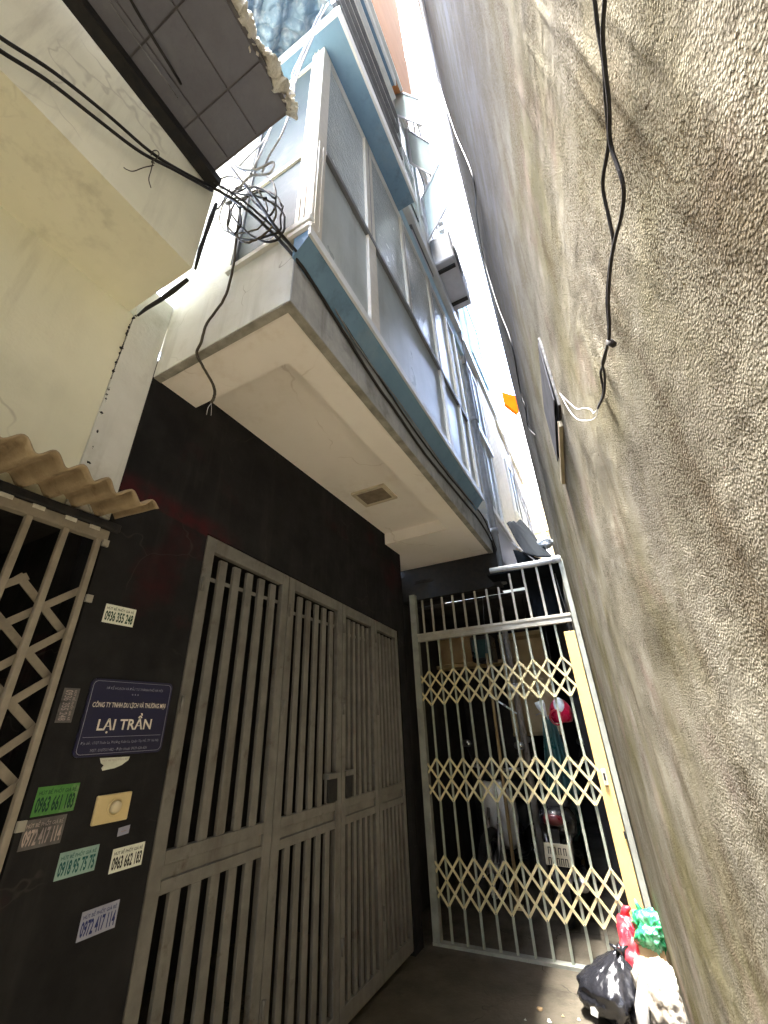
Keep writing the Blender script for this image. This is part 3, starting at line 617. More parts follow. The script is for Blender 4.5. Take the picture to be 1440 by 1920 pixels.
# four-leaf steel gate
gt = thing('slatted_gate', 'weathered four leaf steel slat gate set in the black wall', 'gate', (-1.75, 2.4, 0))
lv = [(1.342, 2.020), (2.020, 2.655), (2.655, 3.155), (3.155, 3.605)]
GX0, GX1 = -1.752, -1.716
for li, (a, b) in enumerate(lv):
    a += .003; b -= .003; sw = 0.060 if li < 2 else 0.048
    zt = lambda y: GT(y)
    lf = MB().prism([(GX0, a, 0.03), (GX0, a+sw, 0.03), (GX0, a+sw, zt(a+sw)), (GX0, a, zt(a))], (GX1-GX0, 0, 0))
    lf.prism([(GX0, b-sw, 0.03), (GX0, b, 0.03), (GX0, b, zt(b)), (GX0, b-sw, zt(b-sw))], (GX1-GX0, 0, 0))
    lf.prism([(GX0, a+sw, zt(a+sw)-.075), (GX0, b-sw, zt(b-sw)-.075), (GX0, b-sw, zt(b-sw)), (GX0, a+sw, zt(a+sw))], (GX1-GX0, 0, 0))
    lf.box(GX0, GX1, a+sw, b-sw, 0.03, 0.11)
    leaf = lf.build('leaf', 'gate', gt, bev=.003)
    for z0, z1 in ((0.985, 1.030), (0.895, 0.938)): BX('mid_rail', 'gate', leaf, GX0+.004, GX1-.002, a+sw, b-sw, z0, z1, bev=.002)
    BX('lock_plate', 'gate', leaf, GX0+.008, GX1-.014, a+sw, b-sw, 0.938, 0.985)
    zc = zt((a+b)/2)-.20
    BX('cross_bar', 'gate', leaf, GX0+.002, GX0+.010, a+sw, b-sw, zc-.010, zc+.010)
    n = 5; w = (b-a-2*sw)/(n+0.55); bw = w*0.50
    for k in range(n):
        yc = a+sw+w*(k+0.78)
        top = zt(yc)-.098
        BX('slat', 'gate', leaf, GX0+.010, GX1-.006, yc-bw/2, yc+bw/2, 1.030, top, bev=.002)
        BX('slat', 'gate', leaf, GX0+.010, GX1-.006, yc-bw/2, yc+bw/2, 0.11, 0.895, bev=.002)
    for zh in (0.35, 1.55, 2.10):
        hb = MB().tube([(GX1+.006, a+.012, zh-.035), (GX1+.006, a+.012, zh+.035)], .008, 8); hb.build('hinge', 'gate', leaf)
# lock boxes at the meeting leaves
for y0, y1 in ((2.50, 2.60), (2.70, 2.78)):
    lb = MB().box(-1.745, -1.708, y0, y1, 1.035, 1.155).build('lock_box', 'black_iron', gt, bev=.004)
    BX('cover', 'gate', lb, -1.746, -1.702, y0-.008, y1+.008, 1.155, 1.185)
# dark hall behind the gate
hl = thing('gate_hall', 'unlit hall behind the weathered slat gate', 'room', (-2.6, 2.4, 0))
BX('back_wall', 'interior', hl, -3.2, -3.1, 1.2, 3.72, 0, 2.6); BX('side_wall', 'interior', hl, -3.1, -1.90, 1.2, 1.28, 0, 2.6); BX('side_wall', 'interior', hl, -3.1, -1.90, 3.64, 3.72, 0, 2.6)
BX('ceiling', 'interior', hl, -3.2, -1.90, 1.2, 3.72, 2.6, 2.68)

# ================================================================== sign, stickers, bell on the black wall
def text_obj(body, mat, parent, y0, y1, z0, z1, x, bold=0.0, shear=0.0):
    cu = bpy.data.curves.new('lettering', 'FONT'); cu.body = body; cu.size = 1; cu.offset = bold; cu.shear = shear
    cu.resolution_u = 2
    t = bpy.data.objects.new('lettering', cu); C.objects.link(t)
    dg = bpy.context.evaluated_depsgraph_get(); me = bpy.data.meshes.new_from_object(t.evaluated_get(dg))
    bpy.data.objects.remove(t)
    co = np.zeros(len(me.vertices)*3); me.vertices.foreach_get('co', co); co = co.reshape(-1, 3)
    mn, mx = co.min(0), co.max(0)
    out = np.stack([np.full(len(co), x), y0+(co[:, 0]-mn[0])/(mx[0]-mn[0])*(y1-y0), z0+(co[:, 1]-mn[1])/(mx[1]-mn[1])*(z1-z0)], -1)
    me.vertices.foreach_set('co', out.reshape(-1)); me.update(); me.materials.clear(); me.name = 'lettering'
    return link('lettering', me, mat, parent)
sg = thing('company_sign', 'dark blue company sign plate with white lettering screwed to the black wall', 'sign', (-1.70, 1.12, 1.37))
sy0, sy1, sz0, sz1 = 0.950, 1.290, 1.372, 1.628; SX = XL+.003
def rrect(y0, y1, z0, z1, r, x, n=5):
    out = []
    for cy, cz, a0 in ((y1-r, z1-r, 0), (y0+r, z1-r, 90), (y0+r, z0+r, 180), (y1-r, z0+r, 270)):
        for k in range(n+1):
            a = math.radians(a0+90*k/n); out.append(Vector((x, cy+r*math.cos(a), cz+r*math.sin(a))))
    return out
MB().prism(rrect(sy0, sy1, sz0, sz1, .02, SX-.004), (0.007, 0, 0)).build('plate', 'sign_blue', sg)
SX += .0042
ring = rrect(sy0+.008, sy1-.008, sz0+.008, sz1-.008, .016, SX); MB().tube(ring+[ring[0]], .0009, 4).build('border', 'sign_dim', sg)
text_obj('SỞ KẾ HOẠCH VÀ ĐẦU TƯ THÀNH PHỐ HÀ NỘI', 'sign_dim', sg, 1.008, 1.245, 1.590, 1.606, SX)
text_obj('★ ★ ★', 'sign_dim', sg, 1.112, 1.142, 1.574, 1.581, SX)
text_obj('CÔNG TY TNHH DU LỊCH VÀ THƯƠNG MẠI', 'sign_white', sg, 0.972, 1.270, 1.526, 1.552, SX, .012)
text_obj('LẠI TRẦN', 'sign_white', sg, 1.008, 1.222, 1.444, 1.512, SX, .018)
BX('rule', 'sign_dim', sg, SX-.001, SX+.0004, 0.968, 1.272, 1.4325, 1.434)
text_obj('Địa chỉ : 17/27 Xuân La, Phường Xuân La, Quận Tây Hồ, TP. Hà Nội', 'sign_dim', sg, 0.966, 1.268, 1.408, 1.422, SX)
text_obj('MST: 0107531482 - Điện thoại: 0439 626 626', 'sign_dim', sg, 1.005, 1.222, 1.384, 1.397, SX)

def sticker(label, y0, y1, z0, z1, paper, ink, head, num, tilt=0.0, rot90=False):
    t = thing('sticker', label, 'sticker', (XL, (y0+y1)/2, (z0+z1)/2), 'advertising stickers on the black wall')
    X = XL+.0015
    MB().prism([(X-.001, y0, z0+tilt), (X-.001, y1, z0), (X-.001, y1, z1), (X-.001, y0, z1+tilt)], (0.0018, 0, 0)).build('paper', paper, t)
    X += .0013; h = z1-z0; w = y1-y0
    if rot90:
        for b, (ya, yb) in ((head, (y0+w*.68, y0+w*.90)), (num, (y0+w*.12, y0+w*.60))):
            o = text_obj(b, ink, t, 0, h*.88, 0, yb-ya, X, .015)
            me = o.data; co = np.zeros(len(me.vertices)*3); me.vertices.foreach_get('co', co); co = co.reshape(-1, 3)
            out = np.stack([co[:, 0], ya+co[:, 2], z1-h*.06-co[:, 1]], -1); me.vertices.foreach_set('co', out.reshape(-1)); me.update()
    else:
        text_obj(head, ink, t, y0+w*.05, y1-w*.06, z0+h*.72+tilt*.5, z0+h*.93+tilt*.5, X, .012)
        text_obj(num, ink, t, y0+w*.04, y1-w*.05, z0+h*.10+tilt*.5, z0+h*.66+tilt*.5, X, .03)
    return t
HB = 'HÚT BỂ PHỐT GIÁ RẺ'
sticker('pale sticker with a phone number stuck high above the blue company sign', 0.927, 1.053, 1.830, 1.902, 'paper_pale', 'ink_green', HB, '0936 355 248')
sticker('worn pale sticker turned sideways beside the blue company sign', 0.866, 0.918, 1.481, 1.590, 'paper_grey', 'ink_pink', HB, '0936 355 248', rot90=True)
sticker('bright green sticker with a phone number stuck right above the faded dark sticker', 0.876, 1.002, 1.219, 1.297, 'paper_green', 'ink_green', HB, '0963 661 183')
sticker('faded dark sticker just under the bright green one', 0.868, 0.986, 1.136, 1.212, 'paper_grey', 'ink_pink', HB, '0972 417 114')
sticker('pale teal sticker with green digits below the doorbell', 0.997, 1.121, 1.037, 1.107, 'paper_teal', 'ink_teal', HB, '0918 95 75 75')
sticker('white sticker with black digits beside the gate edge', 1.176, 1.297, 1.013, 1.081, 'paper_pale', 'ink', HB, '0963 662 183')
sticker('lilac sticker with dark blue digits, lowest on the black wall', 1.115, 1.239, 0.860, 0.932, 'paper_lilac', 'ink_blue', HB, '0972 417 114')
tr = thing('torn_sticker', 'torn white sticker remnant under the blue company sign', 'sticker', (XL, 1.1, 1.35))
MB().prism([(XL+.0005, 1.050, 1.366), (XL+.0005, 1.163, 1.364), (XL+.0005, 1.160, 1.352), (XL+.0005, 1.148, 1.345), (XL+.0005, 1.138, 1.338), (XL+.0005, 1.112, 1.330), (XL+.0005, 1.070, 1.326), (XL+.0005, 1.064, 1.334), (XL+.0005, 1.070, 1.342), (XL+.0005, 1.058, 1.350)], (.0015, 0, 0)).build('paper', 'paper_white', tr)
text_obj(HB, 'ink_pink', tr, 1.060, 1.155, 1.354, 1.362, XL+.0023)
t2 = thing('paper_scrap', 'tiny pale paper scrap below the yellowed doorbell', 'paper scrap', (XL, 1.2, 1.13))
MB().prism([(XL+.0005, 1.180, 1.116), (XL+.0005, 1.221, 1.119), (XL+.0005, 1.222, 1.144), (XL+.0005, 1.179, 1.141)], (.0015, 0, 0)).build('paper', 'paper_lilac', t2)
MB().prism([(XL+.0022, 1.19, 1.127), (XL+.0022, 1.21, 1.128), (XL+.0022, 1.21, 1.131), (XL+.0022, 1.19, 1.130)], (.0004, 0, 0)).build('print', 'ink_pink', t2)
db = thing('doorbell', 'yellowed square doorbell plate with a round button on the black wall', 'doorbell', (XL, 1.135, 1.16))
MB().box(XL-.002, XL+.012, 1.072, 1.198, 1.164, 1.250).build('plate', 'bell', db, bev=.003)
cx_, cz_ = 1.140, 1.209
ringp = [Vector((XL+.013, cx_+.024*math.cos(a), cz_+.024*math.sin(a))) for a in np.linspace(0, 2*math.pi, 21)]
MB().tube(ringp, .004, 6, False).build('button_ring', 'bell', db)
MB().tube([(XL+.010, cx_, cz_), (XL+.022, cx_, cz_), (XL+.026, cx_, cz_), (XL+.0275, cx_, cz_)], [.019, .0185, .015, .004], 20).build('button', 'bell_button', db)

# ================================================================== end gate across the alley
D = 3.84
eg = thing('scissor_gate', 'cream and grey-green scissor gate closing the alley between the two walls', 'gate', (-0.9, D, 0))
BX('transom', 'gate_frame', eg, -1.62, -0.196, D-.022, D+.03, 2.150, 2.176, bev=.002)
BX('transom', 'gate_frame', eg, -1.62, -0.196, D-.014, D+.026, 2.176, 2.198); BX('transom', 'gate_frame', eg, -1.62, -0.192, D-.024, D+.03, 2.198, 2.224, bev=.002)
BX('frame_post', 'frame_grey', eg, -1.66, -1.60, D-.025, D+.035, 0, 2.62, bev=.003)
BX('frame_post', 'frame_grey', eg, -0.188, -0.150, D-.022, D+.035, 0, 2.70, bev=.003)
BX('leading_post', 'gate_post', eg, -0.280, -0.196, D-.018, D+.022, 0.02, 2.075, bev=.003)
BX('hanger', 'black_iron', eg, -0.245, -0.235, D-.006, D+.006, 2.075, 2.150); BX('hanger', 'black_iron', eg, -0.215, -0.205, D-.006, D+.006, 2.075, 2.150)
lk = MB().box(-0.250, -0.222, D-.030, D-.018, 1.00, 1.10).build('lock', 'vent', eg, bev=.003); BX('keyhole', 'black_iron', lk, -0.243, -0.229, D-.0325, D-.030, 1.03, 1.075)
BX('latch', 'black_iron', eg, -0.205, -0.192, D-.028, D-.018, 0.70, 0.74)
BX('floor_channel', 'frame_grey', eg, -1.66, -0.15, D-.03, D+.03, 0.0, 0.018)
bx_ = [-0.340-0.1175*i for i in range(11)]
gb_me = None
for i, x in enumerate(bx_):
    if gb_me is None:
        o = MB().box(-.0085, .0085, -.006, .006, 0.018, 2.150).build('bar', 'gate_bar', eg, loc=(x, D, 0)); gb_me = o.data
    else: link('bar', gb_me, None, eg, loc=(x, D, 0))
for (zb, ztp) in ((1.590, 1.880), (0.880, 1.178), (0.222, 0.525)):
    cols = [-0.280+0.0575] + bx_ + [bx_[-1]-0.1175, bx_[-1]-.235]
    zm = (zb+ztp)/2
    for i in range(-2, 12):
        for sgn in (1, -1):
            x0 = -0.340-0.1175*i; x1 = x0-0.235
            a = Vector((x0, D-.010 if sgn > 0 else D-.015, ztp if sgn > 0 else zb)); b = Vector((x1, a.y, zb if sgn > 0 else ztp))
            A, B = a.copy(), b.copy(); ok = True
            for lim, sg_ in ((-0.262, 1), (-1.600, -1)):
                ia, ib = sg_*(A.x-lim) > 0, sg_*(B.x-lim) > 0
                if ia and ib: ok = False; break
                if ia: A = A+(B-A)*((lim-A.x)/(B.x-A.x))
                elif ib: B = B+(A-B)*((lim-B.x)/(A.x-B.x))
            A.z += R.uniform(-.004, .004); B.z += R.uniform(-.004, .004); A.y += R.uniform(-.002, .001)
            if ok and (A-B).length > .03: MB().beam(A, B, 0.0165, 0.004, (0, 1, 0)).build('lattice_strip', 'lattice', eg)
rv = MB()
for zz_ in (1.590, 1.735, 1.880, 0.880, 1.029, 1.178, 0.222, 0.3735, 0.525):
    for x in bx_: rv.tube([(x, D-.021, zz_), (x, D-.012, zz_)], .0055, 6)
rv.build('rivets', 'gate_bar', eg)['kind'] = 'stuff'
# fixed bars above the transom
ub = [(-0.262, 2.70), (-0.385, 2.70), (-0.51, 2.69), (-0.635, 2.66), (-0.755, 2.55), (-0.87, 2.55), (-0.985, 2.55), (-1.10, 2.55), (-1.21, 2.55), (-1.32, 2.55), (-1.43, 2.55), (-1.53, 2.55)]
for x, zt in ub: BX('upper_bar', 'gate_frame', eg, x-.009, x+.009, D-.006, D+.006, 2.224, zt)
pp = thing('water_pipe', 'pale grey plastic pipe crossing above the scissor gate', 'pipe', (-0.45, D-.02, 2.70))
MB().tube([(-0.80, D-.02, 2.715), (-0.60, D-.02, 2.708), (-0.40, D-.02, 2.700), (-0.16, D-.02, 2.705)], .027, 14).build('run', 'pipe', pp)
MB().tube([(-0.235, D-.02, 2.703), (-0.17, D-.02, 2.705)], .033, 14).build('socket', 'pipe', pp)

# ------------------------------------------------------------------ passage behind the scissor gate
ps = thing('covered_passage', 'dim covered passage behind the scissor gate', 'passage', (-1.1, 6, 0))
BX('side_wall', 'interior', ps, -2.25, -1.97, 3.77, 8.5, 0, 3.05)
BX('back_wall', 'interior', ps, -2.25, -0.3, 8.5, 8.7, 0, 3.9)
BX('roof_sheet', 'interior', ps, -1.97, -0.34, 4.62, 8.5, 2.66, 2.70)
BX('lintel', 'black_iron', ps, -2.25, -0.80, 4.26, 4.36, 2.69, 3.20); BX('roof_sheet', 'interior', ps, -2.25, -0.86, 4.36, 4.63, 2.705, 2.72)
BX('roof_sheet', 'tarp_black', ps, -0.88, -0.19, 4.02, 4.64, 2.735, 2.75)  # tarp sheet added to keep sun out of the passage
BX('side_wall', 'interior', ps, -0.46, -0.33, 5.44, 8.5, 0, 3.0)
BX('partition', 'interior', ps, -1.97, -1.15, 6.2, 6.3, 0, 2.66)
BX('shelf_board', 'wood', ps, -1.95, -0.95, 5.2, 5.5, 2.05, 2.09)
bxs = thing('carton', 'plain brown carton high on the passage shelf', 'box', (-1.55, 5.3, 2.09)); MB().box(-1.9, -1.45, 5.2, 5.5, 2.092, 2.40).build('body', 'carton', bxs, bev=.008); BX('flap', 'carton', bxs, -1.9, -1.45, 5.15, 5.199, 2.39, 2.397)
kp = thing('wooden_post', 'thin upright yellowish wooden post behind the scissor gate', 'post', (-1.2, 4.7, 0)); MB().tube([(-1.215, 4.7, 0), (-1.19, 4.7, 1.1), (-1.17, 4.7, 2.1)], [.017, .016, .015], 8).build('pole', 'wood', kp); BX('foot', 'wood', kp, -1.25, -1.18, 4.66, 4.74, 0, .02)
kp = thing('blotched_pipe', 'thick blotched pale pipe rising behind the scissor gate', 'pipe', (-1.0, 5, 0)); MB().tube([(-1.01, 5.0, 0.0), (-0.985, 5.0, 1.3), (-1.0, 5.0, 2.64)], .034, 12).build('run', 'bag_white', kp); MB().tube([(-0.992, 5.0, 1.72), (-0.993, 5.0, 1.80)], .042, 12).build('socket', 'pipe', kp)
stk = thing('white_stick', 'short white plastic stick hanging slanted behind the scissor gate', 'stick', at_y(944, 1321, 4.4)); MB().tube([at_y(918, 1304, 4.4), at_y(969, 1338, 4.4)], .008, 8).build('rod', 'skin_white', stk); MB().tube([at_y(944, 1321, 4.4), at_y(949, 1324.5, 4.4)], .010, 8).build('collar', 'cable_grey', stk)
MB().tube([at_y(918, 1304, 4.4), at_y(910, 1200, 4.4), at_y(905, 1120, 4.4)], .002, 5).build('string', 'cable_grey', stk)
pnl = thing('board', 'yellowish wall board behind the gate beside the blotched pipe', 'board', (-0.95, 5.9, 1.3)); BX('panel', 'tan_wall', pnl, -1.28, -0.72, 5.9, 5.94, 1.28, 2.5, ); BX('batten', 'wood', pnl, -1.28, -0.72, 5.87, 5.9, 1.27, 1.31)
BX('batten', 'wood', pnl, -1.28, -0.72, 5.87, 5.9, 2.4, 2.44); BX('leg', 'wood', pnl, -1.24, -1.20, 5.9, 5.94, 0, 1.28); BX('leg', 'wood', pnl, -0.80, -0.76, 5.9, 5.94, 0, 1.28)
dk = thing('black_box', 'black box mounted under the passage shelf', 'box', (-1.2, 4.9, 2.1)); p0 = at_y(880, 1195, 4.95); p1 = at_y(925, 1238, 4.95)
MB().box(p0.x, p1.x, 4.95, 5.19, p1.z, p0.z).build('casing', 'bike_black', dk, bev=.01); MB().tube([(p0.x+.05, 5.07, p0.z-.01), (p0.x+.05, 5.3, 2.06)], .006, 6).build('hanger', 'black_iron', dk)
MB().box(p0.x+.03, p1.x-.03, 4.945, 4.951, p1.z+.04, p0.z-.04).build('front_panel', 'bike_green', dk)

# ---- motorbikes parked nose-in (rear wheels towards the gate)
def motorbike(label, loc, rz, body='bike_black', accent='bike_green', lean=0.06, plate=True):
    t = thing('motorbike', label, 'motorbike', loc, 'motorbikes parked in the passage')
    parts = []
    def P(mb, name, mat, par=None, bev=0.0):
        me = mb.build(name, mat, None, bev=bev); me.parent = par or t; parts.append(me); return me
    def wheel(y):
        N = 28; ring = [Vector((0, y+.25*math.cos(a), .28+.25*math.sin(a))) for a in np.linspace(0, 2*math.pi, N+1)]
        w = P(MB().tube(ring, .042, 8, False), 'tyre', 'tyre')
        rim = [Vector((0, y+.205*math.cos(a), .28+.205*math.sin(a))) for a in np.linspace(0, 2*math.pi, N+1)]
        P(MB().tube(rim, .016, 6, False), 'rim', 'chrome', w)
        sp = MB()
        for k in range(5):
            a = k*2*math.pi/5; sp.beam((0, y, .28), (0, y+.2*math.cos(a), .28+.2*math.sin(a)), .03, .025, (1, 0, 0))
        sp.tube([(-.06, y, .28), (.06, y, .28)], .035, 10); P(sp, 'hub', 'chrome', w)
    wheel(0.30); wheel(1.52)
    # body from cross-sections along y
    def loft(secs, n=14):
        mb = MB(); vs = []; fs = []
        for (y, zc, hw, hh) in secs:
            vs += [(hw*math.copysign(abs(math.cos(a))**.7, math.cos(a)), y, zc+hh*math.copysign(abs(math.sin(a))**.7, math.sin(a))) for a in np.linspace(0, 2*math.pi, n, endpoint=False)]
        m = len(secs)
        for i in range(m-1):
            for k in range(n): fs.append((i*n+k, i*n+(k+1) % n, (i+1)*n+(k+1) % n, (i+1)*n+k))
        fs += [tuple(range(n))[::-1], tuple(range((m-1)*n, m*n))]
        mb.add(vs, fs, True); return mb
    P(loft([(0.02, .72, .05, .04), (0.10, .70, .12, .09), (0.30, .66, .14, .12), (0.55, .62, .15, .13), (0.80, .56, .12, .12), (0.95, .50, .08, .10)]), 'body', body)
    P(loft([(0.10, .80, .08, .02), (0.20, .81, .13, .045), (0.45, .79, .14, .05), (0.75, .76, .13, .045), (0.95, .77, .08, .03)]), 'seat', 'tyre')
    P(loft([(1.10, .42, .10, .12), (1.22, .62, .17, .24), (1.34, .78, .14, .16), (1.42, .86, .09, .06)]), 'front_shield', accent)
    P(loft([(0.85, .32, .14, .04), (1.00, .31, .15, .05), (1.15, .34, .14, .05)]), 'footboard', body)
    P(loft([(1.28, .98, .10, .05), (1.36, 1.0, .11, .08), (1.44, .98, .07, .06)]), 'headset', body)
    P(loft([(-.01, .73, .03, .02), (.0, .72, .07, .035), (.05, .71, .09, .04)]), 'tail_light', 'tail_red')
    for s in (-1, 1):
        P(MB().tube([(s*.06, 1.33, 1.0), (s*.20, 1.30, 1.03), (s*.34, 1.22, 1.02)], .014, 8), 'handlebar', 'chrome')
        P(MB().tube([(s*.26, 1.27, 1.02), (s*.34, 1.22, 1.02)], .019, 8), 'grip', 'tyre')
        m_ = P(MB().tube([(s*.22, 1.29, 1.03), (s*.28, 1.30, 1.20)], .005, 6), 'mirror', 'bike_black')
        P(loft([(1.275, 1.23, .001, .001), (1.28, 1.23, .055, .035), (1.30, 1.23, .05, .03)], 12), 'mirror_glass', 'chrome', m_).location = (s*.29, 0, 0)
        P(MB().tube([(s*.07, .30, .28), (s*.10, .22, .62)], .018, 8), 'shock_absorber', 'chrome')
        P(MB().tube([(s*.055, 1.52, .28), (s*.05, 1.40, .70)], .016, 8), 'fork', 'chrome')
    arc = [Vector((0, .30+.31*math.cos(a), .28+.31*math.sin(a))) for a in np.linspace(math.radians(100), math.radians(205), 9)]
    mg = MB()
    for k in range(8): mg.beam(arc[k], arc[k+1], .11, .008, (arc[k]-Vector((0, .3, .28))))
    P(mg, 'mudguard', 'tyre')
    P(MB().tube([(.13, .75, .26), (.14, .40, .27), (.15, .05, .32)], [.025, .042, .045], 10), 'exhaust', 'chrome')
    if plate:
     pl = P(MB().box(-.095, .095, -.012, -.006, .43, .57), 'number_plate', 'plate', bev=.002)
     tx = MB()
     for row, cnt in ((.52, 4), (.455, 5)):
        for k in range(cnt):
            x = -.075+(k+.5)*.15/cnt
            for dx in (-.008, .008): tx.box(x+dx-.003, x+dx+.003, -.0135, -.012, row-.02, row+.025)
            tx.box(x-.005, x+.005, -.0135, -.012, row+.02, row+.025)
     P(tx, 'plate_lettering', 'ink', pl)
    P(MB().box(-.03, .03, -.006, .05, .50, .66), 'plate_bracket', 'tyre')
    P(MB().tube([(-.12, .75, .28), (-.20, .70, .02)], .010, 6), 'side_stand', 'chrome')
    t.rotation_euler = (0, lean, rz)
    return t
motorbike('black motorbike with a pale number plate parked tail first behind the scissor gate', (-0.76, 4.22, 0), math.radians(4))
motorbike('motorbike with a white front shield facing the scissor gate beside the black motorbike', (-1.18, 6.15, 0), math.radians(180-8), 'bike_black', 'bike_white', lean=-.05, plate=False)

# things hanging behind the gate
hb = thing('red_helmet', 'crimson helmet with pale visor hanging behind the scissor gate', 'helmet', at_y(1052, 1335, 4.55))
c = at_y(1052, 1338, 4.55)
def blob(c, rx, ry, rz, seed=0, amp=0.0, sub=3, cut=None):
    bm = bmesh.new(); bmesh.ops.create_icosphere(bm, subdivisions=sub, radius=1)
    for v in bm.verts:
        d = v.co.copy()
        v.co = Vector((d.x*rx, d.y*ry, d.z*rz))
        if cut is not None and v.co.z < cut: v.co.z = cut + (v.co.z-cut)*.1
        v.co += c
    me = bpy.data.meshes.new('blob'); bm.to_mesh(me); bm.free(); me.shade_smooth(); return me
me = blob(c, .10, .13, .13, cut=-.07); me.name = 'shell'; link('shell', me, 'red_gloss', hb)
me = blob(c+Vector((.005, -.05, .05)), .055, .09, .085); me.name = 'visor'; link('visor', me, 'skin_white', hb)
ringp = [c+Vector((-.03+.055*math.cos(a), -.135, -.03+.06*math.sin(a))) for a in np.linspace(.6, 5.4, 14)]
MB().tube(ringp, .007, 6).build('strap', 'bag_red', hb)
MB().tube([c+Vector((0, 0, .12)), c+Vector((.01, .0, .35)), Vector((c.x+.03, c.y+.06, 2.66))], .004, 5).build('hook_cord', 'cable', hb)
hw = thing('white_cone', 'white plastic cone hanging beside the crimson helmet', 'cone', at_y(1017, 1328, 4.5))
c = at_y(1017, 1328, 4.5)
MB().tube([c+Vector((-.02, 0, .06)), c+Vector((-.01, 0, .02)), c+Vector((.02, 0, -.07))], [.045, .042, .008], 12).build('shell', 'skin_white', hw)
MB().tube([c+Vector((-.07, 0, -.055)), c+Vector((-.03, 0, -.04)), c+Vector((.02, 0, -.075)), c+Vector((.07, 0, -.05))], .004, 5).build('rim_wire', 'chrome', hw)
MB().tube([c+Vector((-.02, 0, .06)), c+Vector((-.02, .05, .4)), Vector((c.x, c.y+.12, 2.66))], .003, 5).build('cord', 'cable', hw)
hj = thing('dark_jacket', 'dark green raincoat hanging below the white cone behind the gate', 'raincoat', (c.x, c.y, 1.2))
n_, m_ = 26, 22; U, V = np.meshgrid(np.linspace(-1, 1, n_), np.linspace(0, 1, m_), indexing='ij')
Pj = np.stack([c.x+.03+U*(.05+.09*V), c.y+.02+.025*np.sin(U*9+V*3)*V, c.z-.07-V*.62+.02*np.cos(U*7)*V], -1)
grid_mesh('cloth', Pj, 'bike_green', hj).modifiers.new('t', 'SOLIDIFY').thickness = .006
MB().tube([c+Vector((.02, .01, -.06)), c+Vector((.03, .02, -.10))], .006, 6).build('hook', 'chrome', hj)

# black sheets and the pale bundle above the gate
def sheet_between(q, mat, name, label, cat, amp=.02, seed=1, n=18, thick=.006):
    t = thing(name, label, cat, tuple(sum((Vector(p) for p in q), Vector())/4))
    a, b, c_, d = [np.array(p) for p in q]
    U, V = np.meshgrid(np.linspace(0, 1, n), np.linspace(0, 1, n), indexing='ij')
    Pp = (a*(1-U)[..., None]+b*U[..., None])*(1-V)[..., None] + (d*(1-U)[..., None]+c_*U[..., None])*V[..., None]
    nr = np.cross(b-a, d-a); nr = nr/np.linalg.norm(nr)
    Pp = Pp + nr*(amp*(vnoise(U, V, .23, .6, seed)+.5*vnoise(U, V, .11, .3, seed+1)))[..., None]
    o = grid_mesh('sheet', Pp, mat, t); o.modifiers.new('t', 'SOLIDIFY').thickness = thick
    return t
bt = sheet_between([at_y(950, 982, 4.72), at_y(976, 976, 4.95), at_y(1044, 1050, 4.6), at_y(985, 1040, 4.3)], 'tarp_black', 'black_awning', 'black sheet awning folded above the scissor gate', 'awning', .02, 31)
MB().tube([at_y(960, 1018, 4.4), at_y(1012, 1058, 4.3)], .006, 6).build('edge_wire', 'cable_grey', bt)
bt2 = sheet_between([at_y(962, 1030, 4.38), at_y(1052, 1060, 4.5), at_y(1062, 1165, 4.5), at_y(1005, 1165, 4.38)], 'tarp_black', 'black_tarpaulin', 'black tarpaulin hanging behind the upper bars of the scissor gate', 'tarpaulin', .03, 37)
MB().tube([at_y(1040, 1075, 4.3), at_y(1050, 1110, 4.28), at_y(1063, 1150, 4.3)], .004, 5).build('tie_cord', 'cable_grey', bt2)
wbn = thing('white_bundle', 'white plastic bundle lying on the black awning beside the rendered wall', 'bundle', at_y(1022, 1018, 4.75))
BAG_SEEDS = {}
def bag_mesh(name, c, rx, ry, rz, seed, amp=.12, sub=4, neck=None, floor=None, xlim=None, fine=.03):
    bm = bmesh.new(); bmesh.ops.create_icosphere(bm, subdivisions=sub, radius=1)
    co = np.array([v.co for v in bm.verts]); 
    th = np.arctan2(co[:, 1], co[:, 0]); z = co[:, 2]
    n1 = vnoise(co[:, 0]+seed, co[:, 2]+co[:, 1]*.7, .55, .55, seed); n2 = vnoise(co[:, 0]*1.3+co[:, 1], z, .22, .22, seed+1)
    rid = 1-np.abs(vnoise(th, z, .32, .8, seed+2)); rid2 = 1-np.abs(vnoise(co[:, 0]-co[:, 1], z+co[:, 1], .13, .17, seed+3))
    k = 1 + amp*n1 + amp*.5*n2 + amp*.55*(rid-.6) + fine*(rid2-.6)*2
    P = co*k[:, None]*np.array([rx, ry, rz])
    if neck is not None:          # gather towards a knot
        nx, ny, nz, pw = neck
        t = np.clip((z-.25)/.75, 0, 1)**pw
        P = P*(1-t)[:, None] + np.array([nx, ny, nz])*t[:, None] + (co*np.array([.12*rx, .12*ry, 0]))*t[:, None]
    P = P + np.array(c)
    if floor is not None:
        low = P[:, 2] < floor+.01; P[low, 2] = floor + (P[low, 2]-floor-.01)*.02 + .002
    if xlim is not None:
        lim = WX0+WK*P[:, 1]-xlim; over = P[:, 0] > lim; P[over, 0] = lim[over]-.2*0
    for v, p in zip(bm.verts, P): v.co = p
    me = bpy.data.meshes.new(name); bm.to_mesh(me); bm.free(); me.shade_smooth(); return me
c = at_y(1022, 1020, 4.75); link('wrap', bag_mesh('wrap', c, .075, .08, .055, 51, .3), 'alu_white', wbn)
MB().tube([c+Vector((0, 0, .05)), c+Vector((.02, -.02, .09)), c+Vector((.05, -.01, .11))], [.02, .012, .016], 6).build('knot', 'alu_white', wbn)

